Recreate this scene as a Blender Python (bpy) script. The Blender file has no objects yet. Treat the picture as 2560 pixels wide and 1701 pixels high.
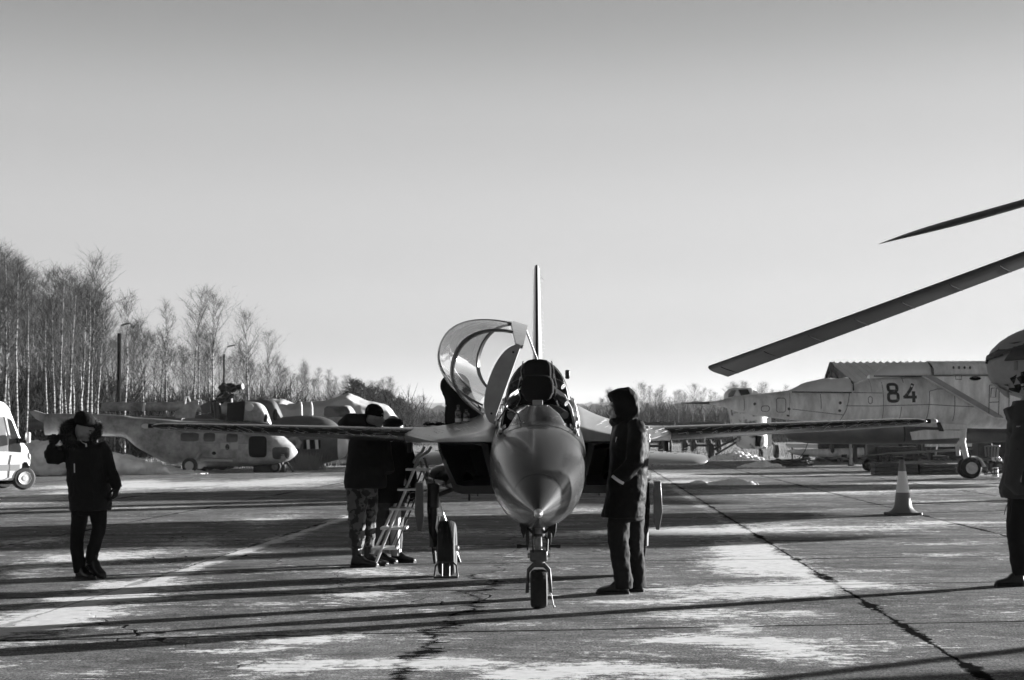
import bpy, bmesh, math, random
import numpy as np
from mathutils import Vector, Matrix, Euler

random.seed(7); RNG = np.random.default_rng(7)
SC = bpy.context.scene
COL = SC.collection
R = math.radians

# ------------------------------------------------------------------ camera
F = 3797.0                    # focal length in pixels of a 2560 wide frame
CAMH = 1.45
PITCH = math.atan(239.5 / F)
ROLL = -R(0.35)
cam_d = bpy.data.cameras.new('camera'); cam = bpy.data.objects.new('camera', cam_d); COL.objects.link(cam)
cam.location = (0, 0, CAMH)
CAMR = Matrix.Rotation(math.pi / 2 + PITCH, 3, 'X') @ Matrix.Rotation(ROLL, 3, 'Z')
cam.rotation_euler = CAMR.to_euler()
cam_d.sensor_width = 36.0; cam_d.lens = 36.0 * F / 2560
cam_d.clip_start = 0.1; cam_d.clip_end = 20000
cam_d.dof.use_dof = True; cam_d.dof.focus_distance = 14.0; cam_d.dof.aperture_fstop = 5.2
SC.camera = cam

# ------------------------------------------------------------------ light: low winter sun from the right, a little beyond the aircraft
SKYGAIN = 1.52
SUN_EL = R(6.8); SUN_AZ = R(26)          # azimuth measured from +X towards +Y
sdir = Vector((math.cos(SUN_EL) * math.cos(SUN_AZ), math.cos(SUN_EL) * math.sin(SUN_AZ), math.sin(SUN_EL)))
sun_d = bpy.data.lights.new('sun', 'SUN'); sun = bpy.data.objects.new('sun', sun_d); COL.objects.link(sun)
sun_d.energy = 4.0; sun_d.angle = R(0.5); sun_d.color = (1, 1, 1)     # black and white photograph: no tint
sun.rotation_euler = sdir.to_track_quat('Z', 'Y').to_euler(); sun.location = (60, 40, 40)
W = bpy.data.worlds.new('World'); SC.world = W; W.use_nodes = True
wn = W.node_tree.nodes; wl = W.node_tree.links
bg = wn['Background']
sky = wn.new('ShaderNodeTexSky'); sky.sky_type = 'NISHITA'; sky.sun_disc = False
sky.sun_elevation = SUN_EL; sky.sun_rotation = math.pi / 2 - SUN_AZ
sky.dust_density = 1.0; sky.air_density = 1.0; sky.ozone_density = 1.0
sep = wn.new('ShaderNodeSeparateColor'); wl.new(sky.outputs[0], sep.inputs[0])
pw = wn.new('ShaderNodeMath'); pw.operation = 'POWER'; pw.inputs[1].default_value = .25; wl.new(sep.outputs[0], pw.inputs[0])
# the red filter darkens the deep blue overhead sky more than the pale horizon
tcw = wn.new('ShaderNodeTexCoord'); sxyz = wn.new('ShaderNodeSeparateXYZ'); wl.new(tcw.outputs['Generated'], sxyz.inputs[0])
mrw = wn.new('ShaderNodeValToRGB'); wl.new(sxyz.outputs[2], mrw.inputs[0]); cr_w = mrw.color_ramp; cr_w.interpolation = 'EASE'
for i_, (p_, v_) in enumerate(((0, .56), (.05, .70), (.10, .92), (.15, 1.0), (.20, .93), (.285, .60), (.42, .22), (.75, .08))):
    e_ = cr_w.elements[i_] if i_ < 2 else cr_w.elements.new(p_)
    e_.position = p_; e_.color = (v_, v_, v_, 1)
gain = wn.new('ShaderNodeMath'); gain.operation = 'MULTIPLY'; gain.inputs[1].default_value = SKYGAIN
mlw = wn.new('ShaderNodeMath'); mlw.operation = 'MULTIPLY'; wl.new(pw.outputs[0], mlw.inputs[0]); wl.new(mrw.outputs[0], mlw.inputs[1])
wl.new(mlw.outputs[0], gain.inputs[0]); wl.new(gain.outputs[0], bg.inputs['Color'])        # red channel only, as through a red filter on black and white film
bg.inputs['Strength'].default_value = 0.05
SC.view_settings.view_transform = 'Standard'; SC.view_settings.look = 'None'
SC.view_settings.exposure = 2.5; SC.view_settings.gamma = 1.0
SC.render.engine = 'CYCLES'
SC.cycles.use_denoising = True
SC.cycles.max_bounces = 8; SC.cycles.transparent_max_bounces = 24; SC.cycles.volume_bounces = 0
SC.cycles.sample_clamp_indirect = 6

# ------------------------------------------------------------------ pixel of the 2560 photograph -> world
def ray(px, py):
    d = CAMR @ Vector(((px - 1280) / F, -(py - 850.5) / F, -1.0))
    return d
def P(px, py, D):
    d = ray(px, py); t = D / d.y
    return Vector((0, 0, CAMH)) + d * t
def G(px, py):
    d = ray(px, py); t = -CAMH / d.z
    return Vector((0, 0, CAMH)) + d * t

# ------------------------------------------------------------------ materials (all neutral grey)
MATS = {}
def node(nt, typ, **kw):
    n = nt.nodes.new(typ)
    for k, v in kw.items(): setattr(n, k, v)
    return n
def M(name, g, rough=.6, metal=0.0, var=0.0, vs=4.0, bump=0.0, bs=40.0, coat=0.0, spec=.5, detail=6, stretch=None, rvar=0.0):
    if name in MATS: return MATS[name]
    m = bpy.data.materials.new(name); m.use_nodes = True; MATS[name] = m
    nt = m.node_tree; b = nt.nodes['Principled BSDF']; L = nt.links
    b.inputs['Base Color'].default_value = (g, g, g, 1)
    b.inputs['Roughness'].default_value = rough; b.inputs['Metallic'].default_value = metal
    b.inputs['Specular IOR Level'].default_value = spec
    if coat: b.inputs['Coat Weight'].default_value = coat; b.inputs['Coat Roughness'].default_value = .06
    if var or bump or rvar:
        tc = node(nt, 'ShaderNodeTexCoord'); mp = node(nt, 'ShaderNodeMapping'); L.new(tc.outputs['Object'], mp.inputs[0])
        if stretch: mp.inputs['Scale'].default_value = stretch
    if var or rvar:
        nz = node(nt, 'ShaderNodeTexNoise'); nz.inputs['Scale'].default_value = vs; nz.inputs['Detail'].default_value = detail
        nz.inputs['Roughness'].default_value = .65; L.new(mp.outputs[0], nz.inputs['Vector'])
    if var:
        cr = node(nt, 'ShaderNodeValToRGB'); L.new(nz.outputs[0], cr.inputs[0])
        lo, hi = g * (1 - var), min(1, g * (1 + var))
        cr.color_ramp.elements[0].position = .3; cr.color_ramp.elements[0].color = (lo, lo, lo, 1)
        cr.color_ramp.elements[1].position = .7; cr.color_ramp.elements[1].color = (hi, hi, hi, 1)
        L.new(cr.outputs[0], b.inputs['Base Color'])
    if rvar:
        mr = node(nt, 'ShaderNodeMapRange'); L.new(nz.outputs[0], mr.inputs[0])
        mr.inputs[1].default_value = .3; mr.inputs[2].default_value = .7
        mr.inputs[3].default_value = max(.02, rough - rvar); mr.inputs[4].default_value = rough + rvar
        L.new(mr.outputs[0], b.inputs['Roughness'])
    if bump:
        n2 = node(nt, 'ShaderNodeTexNoise'); n2.inputs['Scale'].default_value = bs; n2.inputs['Detail'].default_value = 5
        L.new(mp.outputs[0], n2.inputs['Vector'])
        bp = node(nt, 'ShaderNodeBump'); bp.inputs['Strength'].default_value = bump; bp.inputs['Distance'].default_value = .02
        L.new(n2.outputs[0], bp.inputs['Height']); L.new(bp.outputs[0], b.inputs['Normal'])
    return m
def Mpatch(name, g1, g2, scale, thr=.5, rough=.7, soft=.03, stretch=None, detail=4, bump=0):
    """two tone patches with irregular outline: camouflage, peeling paint, birch bark"""
    if name in MATS: return MATS[name]
    m = M(name, g1, rough); nt = m.node_tree; b = nt.nodes['Principled BSDF']; L = nt.links
    tc = node(nt, 'ShaderNodeTexCoord'); mp = node(nt, 'ShaderNodeMapping'); L.new(tc.outputs['Object'], mp.inputs[0])
    if stretch: mp.inputs['Scale'].default_value = stretch
    nz = node(nt, 'ShaderNodeTexNoise'); nz.inputs['Scale'].default_value = scale; nz.inputs['Detail'].default_value = detail
    L.new(mp.outputs[0], nz.inputs['Vector'])
    cr = node(nt, 'ShaderNodeValToRGB'); L.new(nz.outputs[0], cr.inputs[0])
    cr.color_ramp.elements[0].position = thr - soft; cr.color_ramp.elements[0].color = (g1, g1, g1, 1)
    cr.color_ramp.elements[1].position = thr + soft; cr.color_ramp.elements[1].color = (g2, g2, g2, 1)
    L.new(cr.outputs[0], b.inputs['Base Color'])
    if bump:
        bp = node(nt, 'ShaderNodeBump'); bp.inputs['Strength'].default_value = bump; bp.inputs['Distance'].default_value = .02
        L.new(nz.outputs[0], bp.inputs['Height']); L.new(bp.outputs[0], b.inputs['Normal'])
    return m
def Mglass(name, tint=.9, refl=1.0):
    if name in MATS: return MATS[name]
    m = bpy.data.materials.new(name); m.use_nodes = True; MATS[name] = m
    nt = m.node_tree; L = nt.links
    nt.nodes.remove(nt.nodes['Principled BSDF'])
    tr = node(nt, 'ShaderNodeBsdfTransparent'); tr.inputs[0].default_value = (tint, tint, tint, 1)
    gl = node(nt, 'ShaderNodeBsdfGlossy'); gl.inputs['Roughness'].default_value = .03; gl.inputs[0].default_value = (refl, refl, refl, 1)
    fr = node(nt, 'ShaderNodeFresnel'); fr.inputs[0].default_value = 1.48
    mx = node(nt, 'ShaderNodeMixShader'); fs_ = node(nt, 'ShaderNodeMath', operation='MULTIPLY'); fs_.inputs[1].default_value = .6; L.new(fr.outputs[0], fs_.inputs[0]); L.new(fs_.outputs[0], mx.inputs[0]); L.new(tr.outputs[0], mx.inputs[1]); L.new(gl.outputs[0], mx.inputs[2])
    L.new(mx.outputs[0], nt.nodes['Material Output'].inputs[0])
    return m

# ------------------------------------------------------------------ mesh builder
def pchip(ts, ys, tq):
    ts = np.asarray(ts, float); ys = np.asarray(ys, float)
    h = np.diff(ts); d = np.diff(ys) / h; m = np.zeros_like(ys)
    for i in range(1, len(ts) - 1):
        if d[i - 1] * d[i] > 0:
            w1 = 2 * h[i] + h[i - 1]; w2 = h[i] + 2 * h[i - 1]
            m[i] = (w1 + w2) / (w1 / d[i - 1] + w2 / d[i])
    m[0], m[-1] = d[0], d[-1]
    out = np.zeros(len(tq))
    for k, t in enumerate(tq):
        i = int(np.clip(np.searchsorted(ts, t) - 1, 0, len(ts) - 2)); s = (t - ts[i]) / h[i]
        out[k] = (2*s**3-3*s**2+1)*ys[i] + (s**3-2*s**2+s)*h[i]*m[i] + (-2*s**3+3*s**2)*ys[i+1] + (s**3-s**2)*h[i]*m[i+1]
    return out
def refine(stations, n):
    """stations: rows (t, a, b, ...) -> n rows, smooth"""
    s = np.asarray(stations, float); tq = np.linspace(s[0, 0], s[-1, 0], n)
    return np.column_stack([tq] + [pchip(s[:, 0], s[:, k], tq) for k in range(1, s.shape[1])])

class MB:
    def __init__(s): s.v = []; s.f = []
    def add(s, vs, fs, T=None):
        o = len(s.v)
        s.v += [tuple(T @ Vector(v)) if T is not None else tuple(v) for v in vs]
        s.f += [tuple(i + o for i in f) for f in fs]
        return s
    def box(s, c, size, T=None):
        x, y, z = c; a, b, h = [q / 2 for q in size]
        vs = [(x-a,y-b,z-h),(x+a,y-b,z-h),(x+a,y+b,z-h),(x-a,y+b,z-h),(x-a,y-b,z+h),(x+a,y-b,z+h),(x+a,y+b,z+h),(x-a,y+b,z+h)]
        return s.add(vs, [(0,3,2,1),(4,5,6,7),(0,1,5,4),(1,2,6,5),(2,3,7,6),(3,0,4,7)], T)
    def rings(s, rings, caps=True, closed=True, T=None):
        n = len(rings[0]); vs = [p for r in rings for p in r]; fs = []
        for i in range(len(rings) - 1):
            for j in range(n if closed else n - 1):
                k = (j + 1) % n
                fs.append((i*n+j, i*n+k, (i+1)*n+k, (i+1)*n+j))
        if caps and closed:
            fs.append(tuple(reversed(range(n)))); fs.append(tuple((len(rings)-1)*n + j for j in range(n)))
        return s.add(vs, fs, T)
    def tube(s, pts, r, n=8, caps=True, flat=1.0, T=None, up=None):
        pts = [Vector(p) for p in pts]
        rs = [r] * len(pts) if not hasattr(r, '__len__') else r
        rings = []; prev = None
        for i, p in enumerate(pts):
            a = pts[max(i-1, 0)]; b = pts[min(i+1, len(pts)-1)]
            t = (b - a).normalized() if (b - a).length > 1e-9 else Vector((0, 0, 1))
            if prev is None:
                u = Vector(up) if up is not None else (Vector((0, 1, 0)) if abs(t.y) < .9 else Vector((1, 0, 0)))
            else: u = prev
            u = (u - t * u.dot(t)).normalized(); prev = u; w = t.cross(u)
            rings.append([tuple(p + (u * math.cos(q) * flat + w * math.sin(q)) * rs[i]) for q in [2*math.pi*j/n for j in range(n)]])
        return s.rings(rings, caps, True, T)
    def lathe(s, prof, n=24, T=None, axis='z', c=(0,0,0)):
        rings = []
        for r, h in prof:
            ring = []
            for j in range(n):
                q = 2*math.pi*j/n; a, b = r*math.cos(q), r*math.sin(q)
                p = {'z': (a, b, h), 'x': (h, a, b), 'y': (b, h, a)}[axis]
                ring.append((p[0]+c[0], p[1]+c[1], p[2]+c[2]))
            rings.append(ring)
        return s.rings(rings, True, True, T)
    def torus(s, c, R0, r, axis='x', n=28, m=10, flat=1.0, T=None):
        rings = []
        for i in range(n):
            q = 2*math.pi*i/n; ring = []
            for j in range(m):
                w = 2*math.pi*j/m; rr = R0 + r*math.cos(w); h = r*math.sin(w)*flat
                a, b = rr*math.cos(q), rr*math.sin(q)
                p = {'x': (h, a, b), 'y': (a, h, b), 'z': (a, b, h)}[axis]
                ring.append((p[0]+c[0], p[1]+c[1], p[2]+c[2]))
            rings.append(ring)
        rings.append(rings[0])
        return s.rings(rings, False, True, T)
    def ell(s, c, rad, n=20, m=12, T=None):
        rings = []
        for i in range(m + 1):
            a = math.pi * i / m; rr = max(math.sin(a), 1e-3); h = -math.cos(a)
            rings.append([(c[0]+rad[0]*rr*math.cos(2*math.pi*j/n), c[1]+rad[1]*rr*math.sin(2*math.pi*j/n), c[2]+rad[2]*h) for j in range(n)])
        return s.rings(rings, True, True, T)
    def prism(s, poly, y0, y1, T=None, plane='xz'):
        """polygon in plane extruded along the third axis"""
        n = len(poly)
        def q(p, h): return {'xz': (p[0], h, p[1]), 'xy': (p[0], p[1], h), 'yz': (h, p[0], p[1])}[plane]
        vs = [q(p, y0) for p in poly] + [q(p, y1) for p in poly]
        fs = [tuple(range(n)), tuple(reversed(range(n, 2*n)))] + [(i, i+n, (i+1)%n+n, (i+1)%n) for i in range(n)]
        return s.add(vs, fs, T)
    def body(s, stations, n=28, axis='y', fine=0, p=2.0, caps=True, T=None):
        """loft of superellipse sections; rows (t, c, zc, half width, half height up, half height down)"""
        st = refine(stations, fine) if fine else np.asarray(stations, float)
        rings = []
        for row in st:
            t, c, zc, hw, hu, hd = row[:6]; pe = row[6] if len(row) > 6 else p
            ring = []
            for j in range(n):
                q = 2*math.pi*j/n; cq, sq = math.cos(q), math.sin(q)
                a = math.copysign(abs(cq)**(2/pe), cq) * hw; b = math.copysign(abs(sq)**(2/pe), sq) * (hu if sq > 0 else hd)
                ring.append((c+a, t, zc+b) if axis == 'y' else (t, c+a, zc+b) if axis == 'x' else (c+a, zc+b, t))
            rings.append(ring)
        return s.rings(rings, caps, True, T)
    def mesh(s, name):
        me = bpy.data.meshes.new(name); me.from_pydata(s.v, [], s.f); me.update()
        bm = bmesh.new(); bm.from_mesh(me); bmesh.ops.recalc_face_normals(bm, faces=bm.faces); bm.to_mesh(me); bm.free()
        return me
    def build(s, name, mat, parent=None, smooth=40, bevel=0.0, loc=None, rot=None, solid=0.0):
        o = bpy.data.objects.new(name, s.mesh(name)); COL.objects.link(o)
        finish(o, mat, parent, smooth, bevel)
        if loc is not None: o.location = loc
        if rot is not None: o.rotation_euler = rot
        if solid:
            md = o.modifiers.new('solid', 'SOLIDIFY'); md.thickness = solid; md.offset = 0
        return o
def finish(o, mat, parent=None, smooth=40, bevel=0.0):
    me = o.data
    for m in (mat if isinstance(mat, (list, tuple)) else [mat]): me.materials.append(m)
    if smooth:
        me.shade_smooth()
        if smooth < 180: me.set_sharp_from_angle(angle=R(smooth))
    if bevel:
        md = o.modifiers.new('bevel', 'BEVEL'); md.width = bevel; md.segments = 2; md.limit_method = 'ANGLE'; md.angle_limit = R(40)
    if parent is not None: o.parent = parent
def tag(o, label=None, cat=None, group=None, kind=None):
    if label: o['label'] = label
    if cat: o['category'] = cat
    if group: o['group'] = group
    if kind: o['kind'] = kind
    return o
def thing(name, label, cat, loc=(0, 0, 0), rz=0.0, group=None):
    o = bpy.data.objects.new(name, None); COL.objects.link(o); o.location = loc; o.rotation_euler = (0, 0, rz)
    o.empty_display_size = .2
    return tag(o, label, cat, group)
def kids(o): return [c for c in COL.objects if c.parent == o]
def dup(o, parent=None):
    c = o.copy(); COL.objects.link(c); c.parent = parent
    for ch in list(o.children): dup(ch, c)
    return c
def remesh(mb, name, mat, parent=None, voxel=.012, smooth=6, disp=0.0, dscale=.12, sub=None, disp2=0.0, d2scale=.04):
    """fuse overlapping closed pieces into one continuous skin"""
    o = bpy.data.objects.new(name, mb.mesh(name)); COL.objects.link(o)
    md = o.modifiers.new('r', 'REMESH'); md.mode = 'VOXEL'; md.voxel_size = voxel; md.use_smooth_shade = True
    if smooth:
        ms = o.modifiers.new('s', 'SMOOTH'); ms.iterations = smooth; ms.factor = .5
    for k, (dd, sc_) in enumerate(((disp, dscale), (disp2, d2scale))):
        if dd:
            tx = bpy.data.textures.new(name + '_folds', 'CLOUDS'); tx.noise_scale = sc_; tx.noise_depth = 2
            mdp = o.modifiers.new('d%d' % k, 'DISPLACE'); mdp.texture = tx; mdp.strength = dd; mdp.mid_level = .5; mdp.texture_coords = 'LOCAL'
    bpy.context.view_layer.update()
    dg = bpy.context.evaluated_depsgraph_get()
    me = bpy.data.meshes.new_from_object(o.evaluated_get(dg)); me.name = name
    o.modifiers.clear(); o.data = me; me.materials.clear()
    finish(o, mat, parent, 180)
    return o

# ------------------------------------------------------------------ ground: one sheet to the horizon, concrete slabs with snow
def axis_pts(a0, a1, step, far, grow=1.25):
    pts = list(np.arange(a0, a1 + 1e-6, step)); s = step; x = a1
    while x < far[1]: s *= grow; x += s; pts.append(x)
    s = step; x = a0
    while x > far[0]: s *= grow; x -= s; pts.insert(0, x)
    return np.array(pts)
gx = axis_pts(-15, 15, .125, (-4000, 4000)); gy = axis_pts(8.5, 62, .125, (-300, 6000))
XX, YY = np.meshgrid(gx, gy)
snow = np.full(XX.shape, .255)
# patches of trodden and wind-laid snow: image position, radii in pixels there, strength
BL = [(60,1560,120,16,.6),(130,1535,120,16,.75),(210,1495,100,14,.75),(290,1462,80,10,.75),(350,1438,60,6,.7),(100,1245,130,20,.6),(80,1355,100,14,.45),(60,1425,110,18,.55),
 (180,1390,130,10,.4),(520,1212,260,10,.65),(760,1200,120,9,.55),(330,1205,70,6,.5),(670,1300,80,14,.5),(480,1360,100,18,.5),(280,1395,110,16,.5),(700,1345,80,8,.4),
 (960,1430,110,12,.5),(900,1480,110,22,.55),(700,1510,120,8,.5),(520,1592,140,9,.5),(760,1600,170,18,.6),(620,1625,120,10,.5),(720,1665,120,20,.6),(940,1662,190,20,.6),
 (230,1685,140,8,.45),(1120,1655,120,14,.55),(1490,1335,200,7,.65),(1700,1330,130,9,.6),(1150,1330,130,6,.5),(1120,1370,70,6,.5),(2000,1322,290,10,.6),(2400,1308,200,7,.5),
 (2000,1228,330,9,.65),(2350,1213,240,8,.6),(1720,1205,120,6,.5),(1850,1372,75,22,.9),(1885,1415,120,24,.9),(1780,1480,200,20,.6),(1960,1475,120,18,.65),
 (1560,1503,140,5,.55),(1750,1540,190,16,.55),(2010,1535,90,10,.5),(2130,1462,130,12,.55),(1840,1572,90,12,.6),(1900,1605,140,16,.65),(1690,1600,150,12,.5),
 (2020,1640,150,12,.55),(1960,1622,110,8,.55),(2090,1660,90,8,.5),(1500,1672,280,24,.6),(1330,1690,120,12,.5),(1800,1685,160,12,.5),(2190,1428,70,4,.5),(2500,1500,90,7,.5),(2350,1388,80,5,.5),
 (2420,1255,150,5,.45),(1480,1275,120,5,.4),(360,1270,120,5,.4),(1100,1600,120,6,.3),(1250,1560,160,5,.3),(2300,1610,120,4,.3),(2380,1360,150,4,.35),
 (1600,1190,300,5,.5),(1400,1185,300,4,.4),(2200,1185,300,5,.55),(900,1175,200,5,.5),(250,1215,140,6,.5)]
for (bx, by, rx, ry, s) in BL:
    c = G(bx, by); k = F / c.y; ax = rx / k; ay = max(.12, ry * c.y * c.y / (F * CAMH))
    snow += s * np.exp(-(((XX - c.x) / ax)**2 + ((YY - c.y) / ay)**2))
# drift along the left and the right slab seam
us = XX - .055 * YY
snow += .75 * np.exp(-((us + 4.52) / .13)**2) * (YY > 10) * (YY < 40) + .35 * np.exp(-((us + 4.2) / .35)**2) * (YY < 15.5)
snow += .35 * np.exp(-((us - 2.12) / .12)**2) * (YY > 15) * (YY < 45)
field = np.clip((np.hypot(XX * .5, YY) - 60) / 12, 0, 1)
field = np.maximum(field, np.clip((-XX - 12 - .12 * YY) / 6, 0, 1) * (YY > 30))
snow += .18 * field
nx, ny = len(gx), len(gy)
vv = np.column_stack([XX.ravel(), YY.ravel(), np.zeros(XX.size)])
idx = np.arange(nx * ny).reshape(ny, nx)
quads = np.stack([idx[:-1, :-1], idx[:-1, 1:], idx[1:, 1:], idx[1:, :-1]], -1).reshape(-1, 4)
me = bpy.data.meshes.new('ground')
me.vertices.add(len(vv)); me.vertices.foreach_set('co', vv.ravel())
me.loops.add(quads.size); me.loops.foreach_set('vertex_index', quads.ravel())
me.polygons.add(len(quads)); me.polygons.foreach_set('loop_start', np.arange(0, quads.size, 4)); me.polygons.foreach_set('loop_total', np.full(len(quads), 4))
me.update()
for nm, arr in (('snow', snow), ('field', field)):
    at = me.attributes.new(nm, 'FLOAT', 'POINT'); at.data.foreach_set('value', arr.ravel().astype(np.float32))
ground = bpy.data.objects.new('ground', me); COL.objects.link(ground)
tag(ground, 'worn concrete slab apron with cracked joints and patches of trodden snow', 'ground', kind='structure')

gm = bpy.data.materials.new('concrete_and_snow'); gm.use_nodes = True; me.materials.append(gm)
nt = gm.node_tree; L = nt.links; b = nt.nodes['Principled BSDF']
def math_(op, a, c=None, d=None, clamp=False):
    n = node(nt, 'ShaderNodeMath', operation=op); n.use_clamp = clamp
    for k, x in enumerate((a, c, d)):
        if x is None: continue
        if isinstance(x, (int, float)): n.inputs[k].default_value = x
        else: L.new(x, n.inputs[k])
    return n.outputs[0]
def noise_(scale, detail=5, rough=.6, vec=None, dim='2D'):
    n = node(nt, 'ShaderNodeTexNoise', noise_dimensions=dim); n.inputs['Scale'].default_value = scale; n.inputs['Detail'].default_value = detail
    n.inputs['Roughness'].default_value = rough; L.new(vec if vec is not None else geo.outputs['Position'], n.inputs['Vector']); return n.outputs[0]
def maprange(x, a, c, lo=0.0, hi=1.0):
    n = node(nt, 'ShaderNodeMapRange', interpolation_type='SMOOTHSTEP'); L.new(x, n.inputs[0])
    n.inputs[1].default_value = a; n.inputs[2].default_value = c; n.inputs[3].default_value = lo; n.inputs[4].default_value = hi; return n.outputs[0]
def mix_(f, a, c):
    n = node(nt, 'ShaderNodeMix', data_type='FLOAT')
    for k, x in ((0, f), (2, a), (3, c)):
        if isinstance(x, (int, float)): n.inputs[k].default_value = x
        else: L.new(x, n.inputs[k])
    return n.outputs[0]
geo = node(nt, 'ShaderNodeNewGeometry'); sp = node(nt, 'ShaderNodeSeparateXYZ'); L.new(geo.outputs['Position'], sp.inputs[0])
X, Y = sp.outputs[0], sp.outputs[1]
wob = math_('MULTIPLY', math_('SUBTRACT', noise_(1.3, 6, .7), .5), .16)
wob2 = math_('MULTIPLY', math_('SUBTRACT', noise_(5.0, 6, .75), .5), .10)
u = math_('ADD', math_('SUBTRACT', X, math_('MULTIPLY', Y, .055)), wob2)
v = math_('ADD', math_('SUBTRACT', Y, math_('MULTIPLY', X, .10)), math_('MULTIPLY', wob, .3))
def joint(co, origin, period, w0, w1, brk):
    m = math_('ABSOLUTE', math_('SUBTRACT', math_('MODULO', math_('ADD', co, 400 * period - origin + period / 2), period), period / 2))
    w = mix_(brk, w0, w1)
    return math_('SUBTRACT', 1.0, maprange(math_('DIVIDE', m, w), .6, 1.0))
big = noise_(.35, 3); chip = noise_(14, 5, .7)
brkl = maprange(math_('ADD', noise_(.8, 4, .6), math_('MULTIPLY', math_('SUBTRACT', chip, .5), .5)), .48, .66)
jl = math_('MULTIPLY', joint(u, 2.30, 3.46, .018, .085, brkl), math_('MAXIMUM', maprange(math_('ABSOLUTE', math_('ADD', u, 1.16)), .3, .6), maprange(Y, 24.0, 28.0)))
jt = joint(v, 11.42, 3.03, .028, .060, maprange(noise_(.7, 5, .7), .5, .75))
mpc = node(nt, 'ShaderNodeMapping'); L.new(geo.outputs['Position'], mpc.inputs[0]); mpc.inputs['Scale'].default_value = (.8, 9, 1)
jag = math_('MULTIPLY', math_('SUBTRACT', noise_(1.0, 4, .8, mpc.outputs[0]), .5), .30)
cen = math_('ABSOLUTE', math_('SUBTRACT', math_('ADD', math_('ADD', u, jag), math_('MULTIPLY', math_('MULTIPLY', math_('SUBTRACT', noise_(.9, 4, .6), .5), 1.0), 1.0)), -1.12))        # broken up joint under the aircraft
mpd = node(nt, 'ShaderNodeMapping'); L.new(geo.outputs['Position'], mpd.inputs[0]); mpd.inputs['Scale'].default_value = (1.2, 16, 1)
cenw = math_('ADD', .012, math_('MULTIPLY', maprange(Y, 16.5, 15.4), math_('MULTIPLY', maprange(noise_(1.0, 5, .85, mpd.outputs[0]), .40, .66), math_('MULTIPLY', maprange(noise_(1.5, 3, .6), .34, .56), .125))))
jc = maprange(math_('SUBTRACT', cenw, cen), .0, .006)
crackn = math_('ABSOLUTE', math_('SUBTRACT', noise_(.22, 4, .55), .5))
crk = math_('MULTIPLY', math_('SUBTRACT', 1.0, maprange(crackn, .0008, .0022)), maprange(noise_(.15, 2), .5, .6))
dark = math_('MAXIMUM', math_('MAXIMUM', jl, jt), math_('MAXIMUM', jc, crk))
af = node(nt, 'ShaderNodeAttribute', attribute_name='field'); fa = af.outputs['Fac']
as_ = node(nt, 'ShaderNodeAttribute', attribute_name='snow'); sa = as_.outputs['Fac']
mpn0 = node(nt, 'ShaderNodeMapping'); L.new(geo.outputs['Position'], mpn0.inputs[0]); mpn0.inputs['Scale'].default_value = (.6, 1.3, 1)
mott = noise_(2.5, 8, .7); fine = noise_(60, 4, .7); mid = noise_(9, 6, .7)
conc = math_('ADD', .130, math_('ADD', math_('MULTIPLY', math_('SUBTRACT', mott, .5), .16), math_('MULTIPLY', math_('SUBTRACT', fine, .5), .62)))
conc = math_('ADD', conc, math_('ADD', math_('MULTIPLY', math_('SUBTRACT', noise_(.5, 4), .5), .20), math_('MULTIPLY', math_('SUBTRACT', noise_(26, 3, .6), .5), .22)))
conc = math_('MULTIPLY', conc, maprange(noise_(1.1, 7, .75, mpn0.outputs[0]), .36, .60, .55, 1.15))
conc = math_('MAXIMUM', conc, .025)
fieldc = math_('ADD', .10, math_('MULTIPLY', math_('SUBTRACT', noise_(1.2, 8, .75), .5), .22))
basec = mix_(fa, conc, math_('MAXIMUM', fieldc, .03))
basec = mix_(math_('MULTIPLY', dark, math_('SUBTRACT', 1.0, fa)), basec, .010)
mpn = node(nt, 'ShaderNodeMapping'); L.new(geo.outputs['Position'], mpn.inputs[0]); mpn.inputs['Scale'].default_value = (.55, 1.5, 1); mpn.inputs['Rotation'].default_value = (0, 0, -.1)
streak = noise_(1.6, 8, .74, mpn.outputs[0])
mpn2 = node(nt, 'ShaderNodeMapping'); L.new(geo.outputs['Position'], mpn2.inputs[0]); mpn2.inputs['Scale'].default_value = (.5, 2.0, 1); mpn2.inputs['Rotation'].default_value = (0, 0, -.35)
brush = noise_(9, 6, .75, mpn2.outputs[0])
sa = math_('ADD', math_('MULTIPLY', sa, .76), math_('ADD', math_('MULTIPLY', math_('SUBTRACT', streak, .5), 1.15), math_('MULTIPLY', math_('SUBTRACT', brush, .5), 1.15)))
sv = math_('ADD', math_('ADD', sa, math_('MULTIPLY', math_('SUBTRACT', noise_(.7, 4, .6), .5), .45)), math_('ADD', math_('MULTIPLY', math_('SUBTRACT', mid, .5), .85), math_('MULTIPLY', math_('SUBTRACT', fine, .5), .5)))
sv = math_('SUBTRACT', sv, math_('MULTIPLY', dark, .1))
sm = maprange(sv, .40, .585)
dust = math_('MULTIPLY', maprange(sv, .12, .45), .07)
snowc = math_('ADD', .74, math_('ADD', math_('MULTIPLY', math_('SUBTRACT', mid, .5), .40), math_('MULTIPLY', math_('SUBTRACT', brush, .5), .45)))
colr = mix_(sm, math_('ADD', basec, dust), snowc)
colr = mix_(math_('MULTIPLY', math_('MULTIPLY', math_('MULTIPLY', dark, .92), math_('SUBTRACT', 1.0, math_('MULTIPLY', sm, .55))), math_('SUBTRACT', 1.0, fa)), colr, .012)
cc = node(nt, 'ShaderNodeCombineColor')
for k in range(3): L.new(colr, cc.inputs[k])
L.new(cc.outputs[0], b.inputs['Base Color'])
L.new(mix_(sm, .78, .85), b.inputs['Roughness']); L.new(mix_(dark, .16, 0.0), b.inputs['Specular IOR Level'])
hgt = math_('ADD', math_('MULTIPLY', sm, 1.2), math_('ADD', math_('MULTIPLY', fine, .35), math_('MULTIPLY', dark, -1.5)))
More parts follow.
